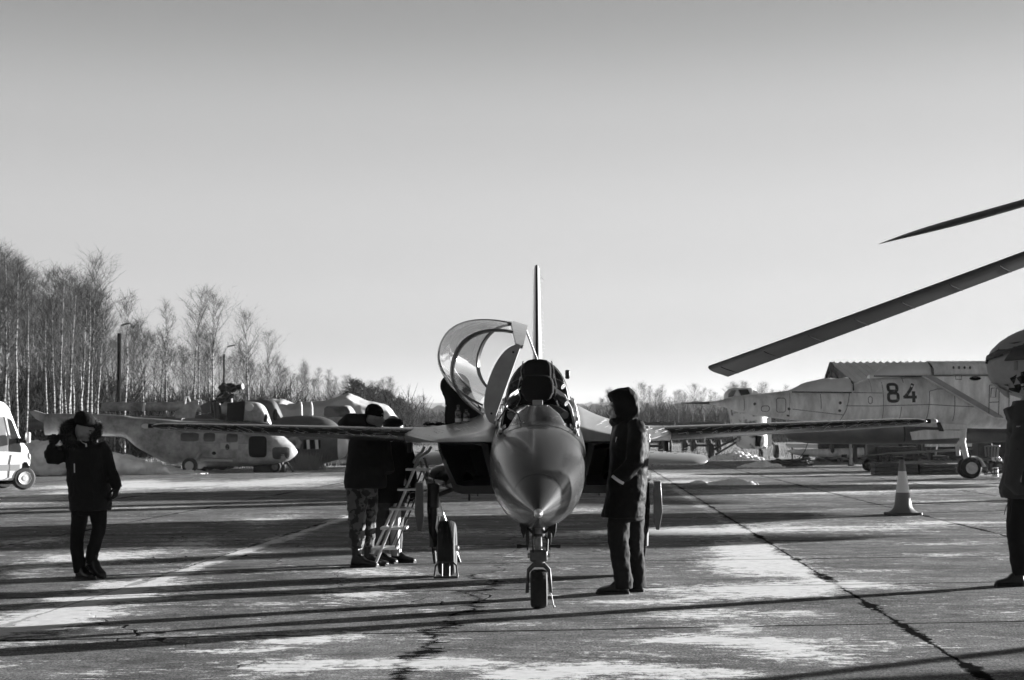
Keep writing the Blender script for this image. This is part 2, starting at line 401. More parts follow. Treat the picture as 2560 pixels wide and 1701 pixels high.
hgt = math_('ADD', hgt, math_('MULTIPLY', mid, .4))
bp = node(nt, 'ShaderNodeBump'); bp.inputs['Strength'].default_value = .8; bp.inputs['Distance'].default_value = .014
L.new(hgt, bp.inputs['Height']); L.new(bp.outputs[0], b.inputs['Normal'])
# =================================================================== the jet trainer, nose on
PAINT = M('jet_gloss_paint', .020, .27, coat=.18)
PAINTL = M('jet_sill_grey', .42, .45, var=.12, vs=9)
JBLACK = M('jet_black', .006, .6)
JDARK = M('jet_dark_metal', .03, .4, metal=.3, var=.3, vs=12)
STEEL = M('bare_steel', .55, .28, metal=1.0, var=.2, vs=14)
GEARP = M('gear_paint', .08, .4, var=.3, vs=14)
RUBBER = M('rubber', .016, .75, var=.4, vs=20, bump=.2, bs=60)
FABK = M('black_fabric', .007, .9, spec=.2, bump=.3, bs=90)
COPPER = M('hood_metal', .16, .24, metal=.75, var=.2, vs=5, rvar=.08)
GLASS = Mglass('canopy_glass', .95)
THREAD = M('white_thread', .55, .8)
LAMPG = M('lamp_glass', .5, .1)

jet = thing('jet_aircraft', 'glossy dark swept-forward wing jet trainer seen nose on with its canopy open', 'jet', (.0166 * 12.9, 12.9, 0), -.0166)
HINGE_Z = lambda y: 1.50 + (y - 1.40) * (.36 / 2.7)
CK0, CK1 = 1.42, 4.08
FS = [(-1.33,0,.866,.030,.030,.030,2),(-1.22,0,.872,.060,.062,.055,2),(-1.0,0,.892,.120,.125,.108,2),(-.70,0,.932,.195,.205,.175,2),(-.35,0,.985,.272,.275,.255,2.05),(0,0,1.04,.338,.315,.345,2.1),
      (.35,0,1.10,.385,.33,.435,2.1),(.75,0,1.165,.42,.335,.52,2.15),(1.2,0,1.22,.445,.34,.59,2.2),(1.7,0,1.26,.455,.36,.63,2.35),(2.4,0,1.30,.465,.47,.66,2.6),(3.2,0,1.34,.47,.58,.66,2.7),
      (4.1,0,1.38,.47,.66,.65,2.7),(5.0,0,1.36,.45,.66,.62,2.4),(6.2,0,1.30,.40,.62,.55,2.2),(7.4,0,1.26,.34,.48,.42,2),(8.2,0,1.22,.27,.27,.27,2)]
st = refine(FS, 150)
for row in st:                         # one fair curve for the nose
    y_ = row[0]
    if y_ < 1.4:
        q = lambda L_, e: 1 - max(0, 1 - (y_ + 1.33)/L_)**e
        hw_ = .026 + .432*q(3.0, 2.15); top_ = .894 + .685*q(2.7, 1.7); bot_ = .838 - .206*q(2.5, 2.2); zc_ = .866 + .40*q(3.0, 1.2)
        w_ = np.clip((y_ - .6)/.8, 0, 1); w_ = w_*w_*(3 - 2*w_); tp, bt = row[2] + row[4], row[2] - row[5]
        top_ = top_*(1-w_) + tp*w_; bot_ = bot_*(1-w_) + bt*w_; zc_ = zc_*(1-w_) + row[2]*w_; row[3] = hw_*(1-w_) + row[3]*w_
        row[2] = zc_; row[4] = max(.02, top_ - zc_); row[5] = max(.02, zc_ - bot_)
mb = MB(); n = 64; rings = []
for row in st:
    t, c, zc, hw, hu, hd, pe = row; ring = []
    for j in range(n):
        q = 2*math.pi*j/n + math.pi/n*0; cq, sq = math.cos(q), math.sin(q)
        ring.append((math.copysign(abs(cq)**(2/pe), cq)*hw, t, zc + math.copysign(abs(sq)**(2/pe), sq)*(hu if sq > 0 else hd)))
    rings.append(ring)
mb.rings(rings)
keep = []
for f in mb.f:
    cx = sum(mb.v[i][0] for i in f)/len(f); cy = sum(mb.v[i][1] for i in f)/len(f); cz = sum(mb.v[i][2] for i in f)/len(f)
    if len(f) == 4 and CK0 < cy < CK1 and cz > HINGE_Z(cy) + .0: continue
    keep.append(f)
mb.f = keep
fus = mb.build('fuselage', PAINT, jet, smooth=60)
MB().lathe([(.012,-1.62),(.012,-1.50),(.022,-1.47),(.031,-1.44),(.034,-1.36),(.036,-1.30)], 20, axis='y', c=(0,0,.862)).build('pitot_tip', STEEL, jet)
# radome joint
pr = [r for r in rings if abs(r[0][1] + .66) < .06][0]
MB().tube([tuple(Vector((p[0]*1.003, p[1], .93 + (p[2]-.93)*1.003))) for p in pr] + [(pr[0][0]*1.003, pr[0][1], pr[0][2])], .0007, 5).build('radome_joint', JDARK, jet)
def fpt(y, q, off=.0008):
    r = st[np.argmin(abs(st[:, 0] - y))]; cq, sq = math.cos(q), math.sin(q); pe = r[6]
    return Vector((math.copysign(abs(cq)**(2/pe), cq)*(r[3]+off), y, r[2] + math.copysign(abs(sq)**(2/pe), sq)*((r[4] if sq > 0 else r[5])+off)))
SEAM = M('skin_seam', .012, .5)
for y in (.42, 1.02): MB().tube([fpt(y, 2*math.pi*k/72) for k in range(73)], .0016, 5).build('skin_seam', SEAM, jet)
for q0 in (R(200), R(-20)): MB().tube([fpt(y, q0) for y in np.linspace(-.6, 1.0, 26)], .0016, 5).build('skin_seam', SEAM, jet)
for y0, y1, q0, q1 in ((.05,.30,R(158),R(172)), (.55,.90,R(150),R(170)), (.10,.34,R(18),R(4)), (.5,.8,R(212),R(228)), (.5,.8,R(-32),R(-48)), (-.2,.1,R(232),R(250))):
    c_ = [(y0,q0),(y1,q0),(y1,q1),(y0,q1),(y0,q0)]; pp = [fpt(a[0]+(b2[0]-a[0])*k/6, a[1]+(b2[1]-a[1])*k/6) for a, b2 in zip(c_[:-1], c_[1:]) for k in range(6)]
    MB().tube(pp + [pp[0]], .0014, 5).build('access_panel', SEAM, jet)
# cockpit tub
tub = MB(); ring = []
for y in np.linspace(CK0 - .1, CK1 + .02, 8):
    z = HINGE_Z(y); w = .40 if y > 1.5 else .36
    ring.append([(-w, y, z - .01), (-w*.95, y, .95), (w*.95, y, .95), (w, y, z - .01)])
for i in range(len(ring) - 1): tub.add(ring[i] + ring[i+1], [(0,1,5,4),(1,2,6,5),(2,3,7,6)])
tub.add(ring[0], [(0,1,2,3)]); tub.add(ring[-1], [(0,1,2,3)])
tub.build('cockpit_tub', JBLACK, jet)
# sill rails
def halfw(y, z):
    r = st[np.argmin(abs(st[:, 0] - y))]; hw, hu, zc, pe = r[3], r[4], r[2], r[6]
    q = np.clip((z - zc) / hu, 0, .999); return hw * (1 - q**pe)**(1/pe)
for s in (-1, 1):
    rr = []
    for y in np.linspace(CK0 - .06, CK1, 30):
        z = HINGE_Z(y); o = halfw(y, z - .05) + .008
        i = .36 if y > 1.5 else .34
        rr.append([(s*i, y, z + .012), (s*(o - .02), y, z + .012), (s*(o + .004), y, z - .055), (s*(o - .012), y, z - .075), (s*i, y, z - .03)])
    MB().rings(rr).build('cockpit_sill', PAINTL, jet, smooth=35)
    for y in (2.0, 2.75, 3.5): MB().box((s*.385, y, HINGE_Z(y) + .03), (.03, .07, .04)).build('canopy_latch', STEEL, jet, bevel=.004)
# side console frames showing inside the cockpit
for s in (-1, 1):
    MB().tube([(s*.20,3.3,1.93),(s*.28,2.95,1.86),(s*.345,2.55,1.70),(s*.37,2.2,1.52),(s*.37,2.0,1.35)], .026, 8, flat=.5).build('seat_frame_rail', PAINTL, jet)
# instrument hood
def oct_ring(y, k, dz, zt):
    pts = [(-.30,1.44),(-.285,1.52),(-.215,1.645),(-.105,1.735),(.105,1.735),(.215,1.645),(.285,1.52),(.30,1.44)]
    return [(x*k, y, 1.44 + (z-1.44)*zt + dz) for x, z in pts]
hood = MB().rings([oct_ring(1.38,1.08,0,.35), oct_ring(1.50,1.04,.02,.55), oct_ring(1.66,1.0,.01,.93), oct_ring(1.74,.98,.01,1.0), oct_ring(2.0,.95,.01,1.0)])
hd = hood.build('instrument_hood', COPPER, jet, smooth=30, bevel=.008)
for x, y, z in ((-.09,1.70,1.735),(.09,1.70,1.735),(0,1.69,1.70),(-.26,1.60,1.56),(.26,1.60,1.56)): MB().ell((x, y, z), (.007,.007,.007), 8, 6).build('rivet', STEEL, hd)
MB().prism([(-.05,1.70),(.05,1.70),(.05,1.80),(-.05,1.80)], 2.03, 2.06).build('gunsight_bracket', M('bracket_paint', .16, .5), jet, bevel=.004)
# ejection seats
def seat(y0, dz, hz, hw, hh, name):
    b_ = MB().prism([(-.21,1.05),(.21,1.05),(.22,1.55+dz),(.19,hz),(-.19,hz),(-.22,1.55+dz)], y0+.10, y0+.26)
    so = b_.build(name, FABK, jet, bevel=.02)
    h = MB(); rr = []
    for yy, k in ((y0-.06,.86),(y0-.045,.97),(y0-.02,1.0),(y0+.08,1.0),(y0+.11,.95)):
        rr.append([(math.copysign(abs(math.cos(q))**(.5), math.cos(q))*hw*k*(1.0 if math.sin(q) > -.2 else .92), yy, hz + math.copysign(abs(math.sin(q))**.62, math.sin(q))*hh*k) for q in [2*math.pi*j/36 for j in range(36)]])
    h.rings(rr).build('headrest', FABK, so, smooth=50)
    for s in (-1, 1):
        T = MB(); a = Vector((s*(hw+.0), y0+.12, hz-.06)); e = Vector((s*(hw+.13), y0+.02, hz-.15))
        T.tube([a, a.lerp(e,.5), a.lerp(e,.52), a.lerp(e,.9), a.lerp(e,.92), e], [.032,.032,.04,.04,.036,.034], 14).build('rocket_tube', JDARK, so)
        MB().tube([(s*hw*1.03,y0+.03,hz+hh*.9),(s*(hw+.03),y0+.05,hz+.02),(s*(hw+.01),y0+.08,hz-hh*.8),(s*(hw+.05),y0+.1,hz-hh*1.3)], .007, 6).build('harness_strap', STEEL, so)
    return so
fs = seat(2.45, 0, 1.925, .165, .135, 'front_seat')
rs = seat(3.55, .25, 2.13, .150, .145, 'rear_seat')
for s in (-1, 1):
    MB().tube([(s*.12,2.42,1.73),(s*.20,2.36,1.70),(s*.27,2.25,1.65)], [.04,.045,.045], 14).build('oxygen_hose', JDARK, jet)
MB().tube([(-.39,1.95,1.60),(-.30,1.75,1.72),(-.19,1.55,1.66),(-.16,1.42,1.55),(-.17,1.2,1.50),(-.20,.9,1.44)], .008, 7).build('loose_cable', JBLACK, jet)
# arched bulkhead and spine behind the seats
ar = []
for y, w, zt in ((4.06,.345,2.28),(4.10,.375,2.31),(4.5,.36,2.30),(5.2,.26,2.22),(6.0,.15,2.08),(6.8,.08,1.86)):
    ar.append([(math.cos(math.pi*j/24)*w*(1 if j not in (0,24) else 1.02), y, 1.70 + math.sin(math.pi*j/24)**.9*(zt-1.70)) for j in range(25)])
sp_ = MB().rings(ar, caps=False, closed=False).build('dorsal_spine', PAINT, jet, smooth=60)
MB().prism([(x*.985, z) for x, y, z in ar[0]], 4.06, 4.075).build('rear_bulkhead', JBLACK, jet)
MB().tube([(p[0]*.99, 4.05, p[2]) for p in ar[0]], .018, 8).build('bulkhead_rim', JDARK, jet)
MB().box((.335,4.05,2.13), (.05,.06,.10), Matrix.Rotation(R(0),4,'Y')).build('warning_lamp', JDARK, jet, bevel=.012)

# ------------------------------------------------------------------ open canopy, hinged on the viewer's left
OPEN = R(70)
h0 = Vector((-.445, 1.40, HINGE_Z(1.40) + .02)); h1 = Vector((-.445, 4.1, HINGE_Z(4.1) + .02))
TC = Matrix.Translation(h0) @ Matrix.Rotation(-OPEN, 4, (h1 - h0).normalized()) @ Matrix.Translation(-h0)
CT = [0,.12,.3,.55,.8,1.0]; CW = [.385,.415,.45,.465,.45,.40]; CH = [.17,.37,.60,.78,.68,.34]
def csec(t, a, ex=0.0):
    w = float(pchip(CT, CW, [t])[0]) + ex; h = float(pchip(CT, CH, [t])[0]) + ex
    y = 1.40 + 2.66*t; x = math.copysign(abs(math.cos(a))**.9, math.cos(a))*w
    return Vector((x, y, HINGE_Z(y) + .02 + math.sin(a)*h))
NA = 28
canopy = MB()
rr = [[csec(t, math.pi*(.075 + .85*j/NA)) for j in range(NA+1)] for t in np.linspace(.012, .985, 40)]
canopy.rings(rr, caps=False, closed=False, T=TC)
cg = canopy.build('canopy_glass', GLASS, jet, smooth=180)
seg = [csec(0, math.pi*j/20, .01) for j in range(21)]
fp = MB().prism([(p.x, p.z - .01) for p in seg], 1.385, 1.415, T=TC).build('canopy_front_panel', M('canopy_panel_grey', .30, .5, var=.15, vs=8), jet, smooth=30, bevel=.004)
for a in (.13, .87): 
    p = csec(0, math.pi*a); MB().ell((p.x*.86, 1.383, p.z*1.0 - .03), (.011,.004,.011), 10, 6, T=TC).build('screw', JBLACK, fp)
for s in (1, -1):
    rl = []
    for t in np.linspace(0, 1, 30):
        p = csec(t, 0 if s > 0 else math.pi); q = csec(t, math.pi*.052 if s > 0 else math.pi*.948)
        rl.append([p + Vector((s*.012,0,-.03)), q + Vector((s*.010,0,.012)), q + Vector((-s*.018,0,.008)), p + Vector((-s*.022,0,-.03))])
    MB().rings(rl, T=TC).build('canopy_rail', M('canopy_rail_grey', .20, .45, var=.25, vs=18), jet, smooth=35)
def bow(t, w, d, mat, nm):
    rb = []
    for j in range(NA+1):
        a = math.pi*(.03 + .94*j/NA)
        rb.append([csec(t-w, a, .006), csec(t+w, a, .006), csec(t+w, a, -d), csec(t-w, a, -d)])
    MB().rings(rb, T=TC).build(nm, mat, jet, smooth=40)
bow(.27, .011, .018, JDARK, 'canopy_bow'); bow(.60, .0035, .012, JDARK, 'canopy_bow'); bow(.985, .007, .012, JDARK, 'canopy_rear_arch')
MB().tube([TC @ csec(.80, 0), Vector((.0+.10, 3.7, 2.0))], .011, 8).build('canopy_prop', STEEL, jet)
MB().tube([TC @ (csec(.62, .02) + Vector((-.03,0,-.02))), TC @ (csec(.55, .02) + Vector((-.03,0,-.03)))], .022, 8).build('canopy_lock', JDARK, jet)

# ------------------------------------------------------------------ intakes
for s in (-1, 1):
    op = [(.985,1.372),(.565,1.372),(.46,.955),(.805,.955)]; ou = [(1.012,1.392),(.50,1.392),(.40,.875),(.83,.875)]
    mid_ = [(.97,1.42),(.40,1.42),(.36,.80),(.80,.80)]; aft = [(.66,1.44),(.20,1.44),(.2,.84),(.55,.84)]
    inn = [(.80,1.30),(.50,1.30),(.44,1.0),(.70,1.0)]
    rk = (0,0,.16,.16)
    def ringq(pts, y, rake=1.0):
        out = []
        for i in range(4):
            a = pts[i]; c_ = pts[(i+1) % 4]; ya = y + rk[i]*rake; yc = y + rk[(i+1)%4]*rake
            for k in range(6):
                f = k/6; f = .04 + f*.96 if k == 0 else f
                out.append((s*(a[0]+(c_[0]-a[0])*f), ya+(yc-ya)*f, a[1]+(c_[1]-a[1])*f))
        return out
    na = MB().rings([ringq(op, 2.10), ringq(ou, 2.115), ringq(ou, 2.3), ringq(mid_, 3.6, 0), ringq(mid_, 4.6, 0), ringq(aft, 7.6, 0)], caps=False)
    na.build('engine_intake', PAINT, jet, smooth=30)
    du = MB().rings([ringq(op, 2.103), ringq([(x, z) for x, z in op], 2.5, .6), ringq(inn, 4.4, 0)], caps=False)
    o_ = ringq(inn, 4.4, 0); du.add(o_, [tuple(range(len(o_)))])
    du.build('intake_duct', JBLACK, jet)
    MB().box((s*.70, 2.6, .845), (.02,.05,.10)).build('drain_pipe', JDARK, jet); MB().box((s*.62,2.7,.86),(.015,.03,.05)).build('drain_pipe', JDARK, jet)

# ------------------------------------------------------------------ blended wing roots, wings, tail
def fillet_top(x, y):
    f = np.clip((x - .45) / (1.40 - .45), 0, 1); base = 1.40 + .15*np.clip((y - 2.1)/1.5, 0, 1)
    side = min(HINGE_Z(min(max(y, 1.4), 4.1)) - .07, base + .34*np.clip((y - 1.7)/1.6, 0, 1) + .05)
    return base + (side - base) * (1 - f)**2.3
for s in (-1, 1):
    top, bot = [], []
    for x in np.linspace(.42, 1.405, 30):
        yl = 2.09 + (0 if x < 1.0 else 1.02*((x-1.0)/.405)**1.6)
        zl = 1.394 + (0 if x < 1.0 else .075*((x-1.0)/.405))
        rt, rb = [], []
        for k in range(22):
            q = (k/21)**1.8; y = yl + (4.9 - yl)*q
            e = min(1, (y - yl)/(.22 if x > 1.0 else .05))**.5
            rt.append((s*x, y, zl + (max(fillet_top(x, y), zl) - zl)*e)); rb.append((s*x, y, zl - (zl - 1.388)*e))
        top.append(rt); bot.append(rb)
    loops = [rt + rb[::-1] for rt, rb in zip(top, bot)]
    MB().rings(loops, caps=True).build('wing_root_fairing', M('root_fairing_paint', .22, .34, var=.12, vs=3, stretch=(6,1,1), coat=.2), jet, smooth=50)
NAF = [(1.0,.0),(.9,.11),(.7,.30),(.5,.44),(.3,.5),(.15,.43),(.07,.32),(.03,.215),(.01,.125),(0,0)]
def airfoil(chord, thick):
    up = [(c*chord, h*thick) for c, h in NAF]; lo = [(c*chord, -h*thick*.92) for c, h in NAF[::-1][1:-1]]
    return up + lo
def wingloft(secs, s, name, mat):
    rr = []
    for x, yl, zl, ch, th, inc in secs:
        rr.append([(s*x, yl + c*math.cos(inc) + 0, zl + h + c*math.sin(inc)) for c, h in airfoil(ch, th)])
    return MB().rings(rr).build(name, mat, jet, smooth=55)
WS = [(1.34,3.12,1.468,1.25,.165,-.012),(2.2,2.84,1.502,1.02,.138,-.012),(3.0,2.58,1.533,.82,.112,-.012),(3.6,2.39,1.557,.67,.092,-.01),(3.80,2.34,1.565,.58,.078,-.01),(3.88,2.36,1.568,.46,.05,0),(3.91,2.42,1.569,.30,.02,0)]
rnd = random.Random(3)
for s in (-1, 1):
    wingloft(WS, s, 'wing', PAINT)
    MB().tube([(s*3.88,2.55,1.57),(s*3.97,2.55,1.572)], .022, 12).build('wingtip_probe', JBLACK, jet)
    MB().ell((s*4.0,2.55,1.572), (.045,.03,.026), 12, 8).build('navigation_light', M('nav_lamp', .7, .15), jet)
    # wool tufts taped along the leading edge
    tf = MB(); W_ = np.array(WS)
    for row in range(2):
        x = 1.5 + .05*row
        while x < 3.75:
            yl = np.interp(x, W_[:,0], W_[:,1]); zl = np.interp(x, W_[:,0], W_[:,2]); th = np.interp(x, W_[:,0], W_[:,4]); ch = np.interp(x, W_[:,0], W_[:,3])
            q = .04 if row == 0 else .008
            hh = th*(.22 if row == 0 else -.03)
            z0 = zl + hh; y0 = yl + q*ch - .012
            ln = rnd.uniform(.03,.10); cur = rnd.uniform(-.02,.03)
            tf.tube([(s*x, y0, z0),(s*(x+.012), y0-.008, z0-.016),(s*(x+.026), y0-.009, z0-.006),(s*(x+.02), y0-.006, z0+.008),(s*(x-ln*.5), y0-.005, z0+cur*.5-.008),(s*(x-ln), y0-.004, z0+cur-.016)], .0011, 4)
            x += rnd.uniform(.085,.16)
    for k in range(30):
        x = rnd.uniform(.6,1.3); y = rnd.uniform(2.4,3.2); z = fillet_top(x, y) + .006; a = rnd.uniform(-.5,.9)
        tf.tube([(s*x,y,z),(s*(x+.04*math.cos(a)),y+.05,z+.008+fillet_top(x,y+.05)-fillet_top(x,y)),(s*(x+.07*math.cos(a+.5)),y+.1,z+.006+fillet_top(x,y+.1)-fillet_top(x,y))], .0016, 4)
    tag(tf.build('wool_tuft', THREAD, jet, smooth=0), kind='stuff')
    TS = [(.25,6.55,1.115,.86,.12,.20),(1.3,6.68,1.095,.78,.10,.20),(2.0,6.78,1.075,.66,.085,.20),(2.16,6.84,1.085,.52,.05,.20),(2.21,6.95,1.11,.32,.02,.2)]
    wingloft(TS, s, 'tailplane', M('tail_paint', .30, .35, var=.1, vs=4, coat=.3))
    tf = MB()
    for k in range(17):
        x = .7 + k*.087; tf.tube([(s*x,6.62+.08*x,1.06),(s*(x+.03),6.60+.08*x,1.075),(s*(x+.05),6.6+.08*x,1.05)], .0035, 4)
        for m_ in range(2):
            xx = x + rnd.uniform(-.04,.04); q = rnd.uniform(.12,.45); tf.tube([(s*xx,6.6+.1*xx+q,1.18+.2*q),(s*(xx+.05),6.6+.1*xx+q,1.19+.2*q)], .0035, 4)
    tag(tf.build('wool_tuft', THREAD, jet, smooth=0), kind='stuff')
    MB().box((s*1.38,3.5,1.34),(.045,.22,.13)).build('flap_bracket', JBLACK, jet, bevel=.01)
    MB().box((s*.85,6.75,.985),(.06,.1,.05)).build('tail_hinge_fairing', JBLACK, jet, bevel=.01)
FN = [(1.7,5.1,2.6,.150),(2.15,5.45,2.25,.132),(2.9,6.12,1.55,.104),(3.45,6.62,1.05,.086),(3.64,6.79,.86,.076),(3.675,6.84,.78,.058),(3.685,6.92,.66,.030)]
rr = [[(h, yl + c, z) for c, h in airfoil(ch, th)] for z, yl, ch, th in FN]
MB().rings(rr).build('tail_fin', M('fin_paint', .30, .35, var=.1, vs=4, coat=.3), jet, smooth=55)
rr = [[(h*.40, yl - .006 + c*.06, z) for c, h in airfoil(ch*1.0, th)] for z, yl, ch, th in FN]
MB().rings(rr).build('fin_edge_shade', JBLACK, jet, smooth=55)  # shade on the forward-facing fin edge, put in as a black strip
tf = MB()
for k in range(26):
    z = 2.2 + k*.056; yl = np.interp(z, [f[0] for f in FN], [f[1] for f in FN])
    for s in (-1, 1):
        th = np.interp(z, [f[0] for f in FN], [f[3] for f in FN])*.5; d = rnd.uniform(.01,.045) if s > 0 else rnd.uniform(.003,.012)
        tf.tube([(s*th*.9, yl+.45, z),(s*(th+d*.6), yl+.42, z+.01),(s*(th+d), yl+.46, z+rnd.uniform(-.03,.03))], .0016, 4)
tf.tube([(.03,7.0,3.55),(.10,6.98,3.50)], .004, 5); 
tag(tf.build('wool_tuft', M('tuft_grey', .4, .8), jet, smooth=0), kind='stuff')

# ------------------------------------------------------------------ landing gear
def wheel(parent, c, r, w, name='wheel', hub=None):
    prof = [(r*.58,-w*.36),(r*.62,-w*.44),(r*.80,-w*.5),(r*.93,-w*.44),(r*.985,-w*.30),(r,-w*.14),(r*.985,-w*.125),(r*.985,-w*.095),(r,-w*.08),(r,w*.08),(r*.985,w*.095),(r*.985,w*.125),(r,w*.14),(r*.985,w*.30),(r*.93,w*.44),(r*.80,w*.5),(r*.62,w*.44),(r*.58,w*.36)]
    t = MB().lathe(prof, 40, axis='x', c=c).build(name, RUBBER, parent, smooth=35)
    MB().lathe([(.02,-w*.42),(r*.30,-w*.40),(r*.34,-w*.30),(r*.56,-w*.40),(r*.585,-w*.37),(r*.585,w*.37),(r*.56,w*.40),(r*.34,w*.30),(r*.30,w*.40),(.02,w*.42)], 32, axis='x', c=c).build('hub', hub or GEARP, t, smooth=30)
    return t
wheel(jet, (0,0,.163), .163, .143, 'nose_wheel')
MB().rings([[(x*k, y, z) for x, z in ((-.115,.13),(-.10,.33),(-.05,.385),(.05,.385),(.10,.33),(.115,.13),(.085,.13),(.078,.30),(.04,.345),(-.04,.345),(-.078,.30),(-.085,.13))] for y, k in ((-.035,1),(.035,1))]).build('nose_fork', M('fork_grey', .075, .45, var=.2, vs=15), jet, bevel=.008)
bl = MB().box((0,0,.44), (.15,.10,.10)).build('strut_block', GEARP, jet, bevel=.018)
MB().lathe([(.02,-.095),(.022,-.07),(.022,.07),(.02,.095)], 12, axis='x', c=(0,-.01,.44)).build('pivot_bolt', STEEL, bl)
MB().lathe([(.05,.37),(.055,.40),(.045,.43)], 20).build('fork_neck', GEARP, jet)
MB().lathe([(.033,.46),(.033,.62),(.05,.625),(.055,.69),(.06,.90)], 20, c=(0,.03,0)).build('nose_strut', M('oily_steel', .22, .3, metal=.9, var=.5, vs=20), jet)
MB().lathe([(.052,.60),(.056,.62),(.056,.72),(.06,.80)], 20, c=(0,.04,0)).build('strut_sleeve', JDARK, jet)
MB().tube([(.05,-.03,.60),(.075,-.05,.58),(.07,-.05,.48)], .01, 6).tube([(-.04,-.05,.72),(-.05,-.06,.6),(-.045,-.05,.47)], .008, 6).build('brake_hose', JBLACK, jet)
MB().box((0,.0,.70),(.32,.07,.03)).tube([(-.14,0,.70),(0,.02,.60)],.012,6).tube([(.14,0,.70),(0,.02,.60)],.012,6).build('door_linkage', JBLACK, jet)
for s in (-1, 1):
    MB().prism([(s*.155,.745),(s*.085,.735),(s*.10,.66),(s*.125,.585),(s*.148,.65)], -.06, .02).build('nose_gear_door', JBLACK, jet, bevel=.006)
    MB().prism([(s*.115,.70),(s*.085,.68),(s*.078,.56),(s*.088,.485),(s*.10,.475),(s*.108,.57)], .05, .62).build('nose_bay_door', PAINT, jet, bevel=.006)
    MB().lathe([(.016,-.045),(.018,-.02),(.012,0),(.012,.05)] if s < 0 else [(.012,-.05),(.012,0),(.018,.02),(.016,.045)], 12, axis='x', c=(s*.14,.05,.515)).build('taxi_light', JBLACK, jet)
    MB().tube([(s*.16,-.05,.74),(s*.13,-.06,.715),(s*.12,-.05,.72)], .008, 6).build('door_hinge', STEEL, jet)
MB().tube([(.10,.0,.14),(.118,.0,.05),(.125,.0,.005)], .004, 5).ell((.125,0,.015),(.012,.012,.012),8,6).build('grounding_wire', STEEL, jet)
for s in (-1, 1):
    y0 = 3.03
    w_ = wheel(jet, (s*.953,y0,.285), .285, .185, 'main_wheel')
    MB().lathe([(.02,-.04),(.03,-.03),(.03,.02)] if s > 0 else [(.03,-.02),(.03,.03),(.02,.04)], 12, axis='x', c=(s*.87,y0,.285)).build('axle_nut', STEEL, w_)
    lg = MB().lathe([(.045,.30),(.05,.42),(.05,.55),(.042,.56),(.042,.70),(.06,.71),(.065,1.0)], 18, c=(s*1.096,y0,0)).build('main_strut', JDARK, jet)
    MB().tube([(s*1.096,y0,.30),(s*1.0,y0,.285),(s*.9,y0,.285)], .04, 10).build('axle', GEARP, lg)
    MB().tube([(s*1.04,y0-.06,.62),(s*1.055,y0-.07,.50),(s*1.02,y0-.07,.40)], .02, 8).build('torque_link', STEEL, lg)
    MB().tube([(s*1.14,y0-.05,.95),(s*1.15,y0-.06,.7),(s*1.13,y0-.06,.45),(s*1.09,y0-.05,.35)], .010, 6).build('brake_line', JBLACK, lg)
    MB().tube([(s*1.07,y0,.83),(s*.80,y0-.02,.93)], .024, 10).build('side_brace', JDARK, jet)
    MB().rings([[(s*x, y, z) for x, z in pts] for y, pts in ((y0-.12,[(1.27,.97),(1.20,.97),(1.19,.62),(1.215,.47),(1.25,.47),(1.285,.66)]),(y0+.45,[(1.27,.97),(1.235,.97),(1.225,.62),(1.235,.50),(1.26,.50),(1.285,.66)]))]).build('main_gear_door', M('gear_door_paint', .12, .25, var=.2, vs=5, coat=.4), jet, bevel=.006)
    MB().rings([[(s*x, y, z) for x, z in ((1.155,.85),(1.135,.85),(1.12,.45),(1.085,.12),(1.095,.12),(1.14,.45))] for y in (y0-.02,y0+.35)]).build('leg_door', JBLACK, jet, bevel=.005)
    MB().body([(2.45,s*1.05,1.02,.01,.01,.01),(2.6,s*1.05,1.02,.075,.06,.05),(2.9,s*1.05,1.015,.125,.10,.075),(3.3,s*1.03,1.02,.145,.125,.085),(4.2,s*.98,1.05,.13,.12,.08),(5.0,s*.9,1.1,.03,.03,.03)], 24, fine=24).build('gear_fairing', PAINT, jet, smooth=60)
    MB().body([(2.75,s*.92,.98,.02,.02,.02),(3.0,s*.90,.96,.12,.07,.06),(3.6,s*.85,.98,.15,.10,.07)], 16, fine=10).build('fairing_fillet', PAINT, jet, smooth=60)

# ------------------------------------------------------------------ things on and round the jet
JM = jet.matrix_basis.copy(); bpy.context.view_layer.update(); JM = Matrix.Translation(jet.location) @ Matrix.Rotation(-.0166, 4, 'Z')
def jl_(x, y, z): return JM @ Vector((x, y, z))
ch = thing('wheel_chock', 'tubular metal wheel chock hooked round the front of the main wheel behind the ladder', 'wheel chock', jl_(-.953, 3.03, 0))
STL2 = M('worn_tube_steel', .07, .4, metal=.6, var=.3, vs=20)
MB().tube([(-.12,-.33,.02),(-.105,-.31,.13),(-.07,-.30,.165),(.07,-.30,.165),(.105,-.31,.13),(.12,-.33,.02)], .010, 8).build('hoop', STL2, ch)
MB().box((0,-.345,.016),(.25,.05,.022)).build('base_bar', STL2, ch, bevel=.005)
for x in (-.04,.035): MB().tube([(x,-.345,.02),(x,-.315,.16)], .008, 7).build('upright_bar', STL2, ch)
BG = Mpatch('bottle_glass', .03, .12, 30, .5, .15); LBL = M('bottle_label', .4, .6)
def bottle(px, D, hgt, r, label, lid, x0, y0):
    z = fillet_top(abs(x0), y0) + .002
    t = thing('bottle', label, 'bottle', jl_(x0, y0, z), 0, 'bottles on the wing root')
    k = hgt/.165
    MB().lathe([(r*.9,0),(r,.005),(r,.05*k),(r*.9,.06*k),(r*.9,.075*k),(r,.085*k),(r,.105*k),(r*.75,.118*k),(r*.42,.13*k),(r*.40,.145*k)], 20).build('glass_body', BG, t)
    MB().lathe([(r*.46,.145*k),(r*.46,.165*k),(r*.3,.166*k)], 16).build('cap', lid, t)
    MB().lathe([(r*1.015,.012*k),(r*1.015,.045*k)], 20).build('label_band', LBL, t)
bottle(0, 0, .20, .034, 'taller clear drinks bottle standing on the left wing root', JDARK, -.855, 3.45)
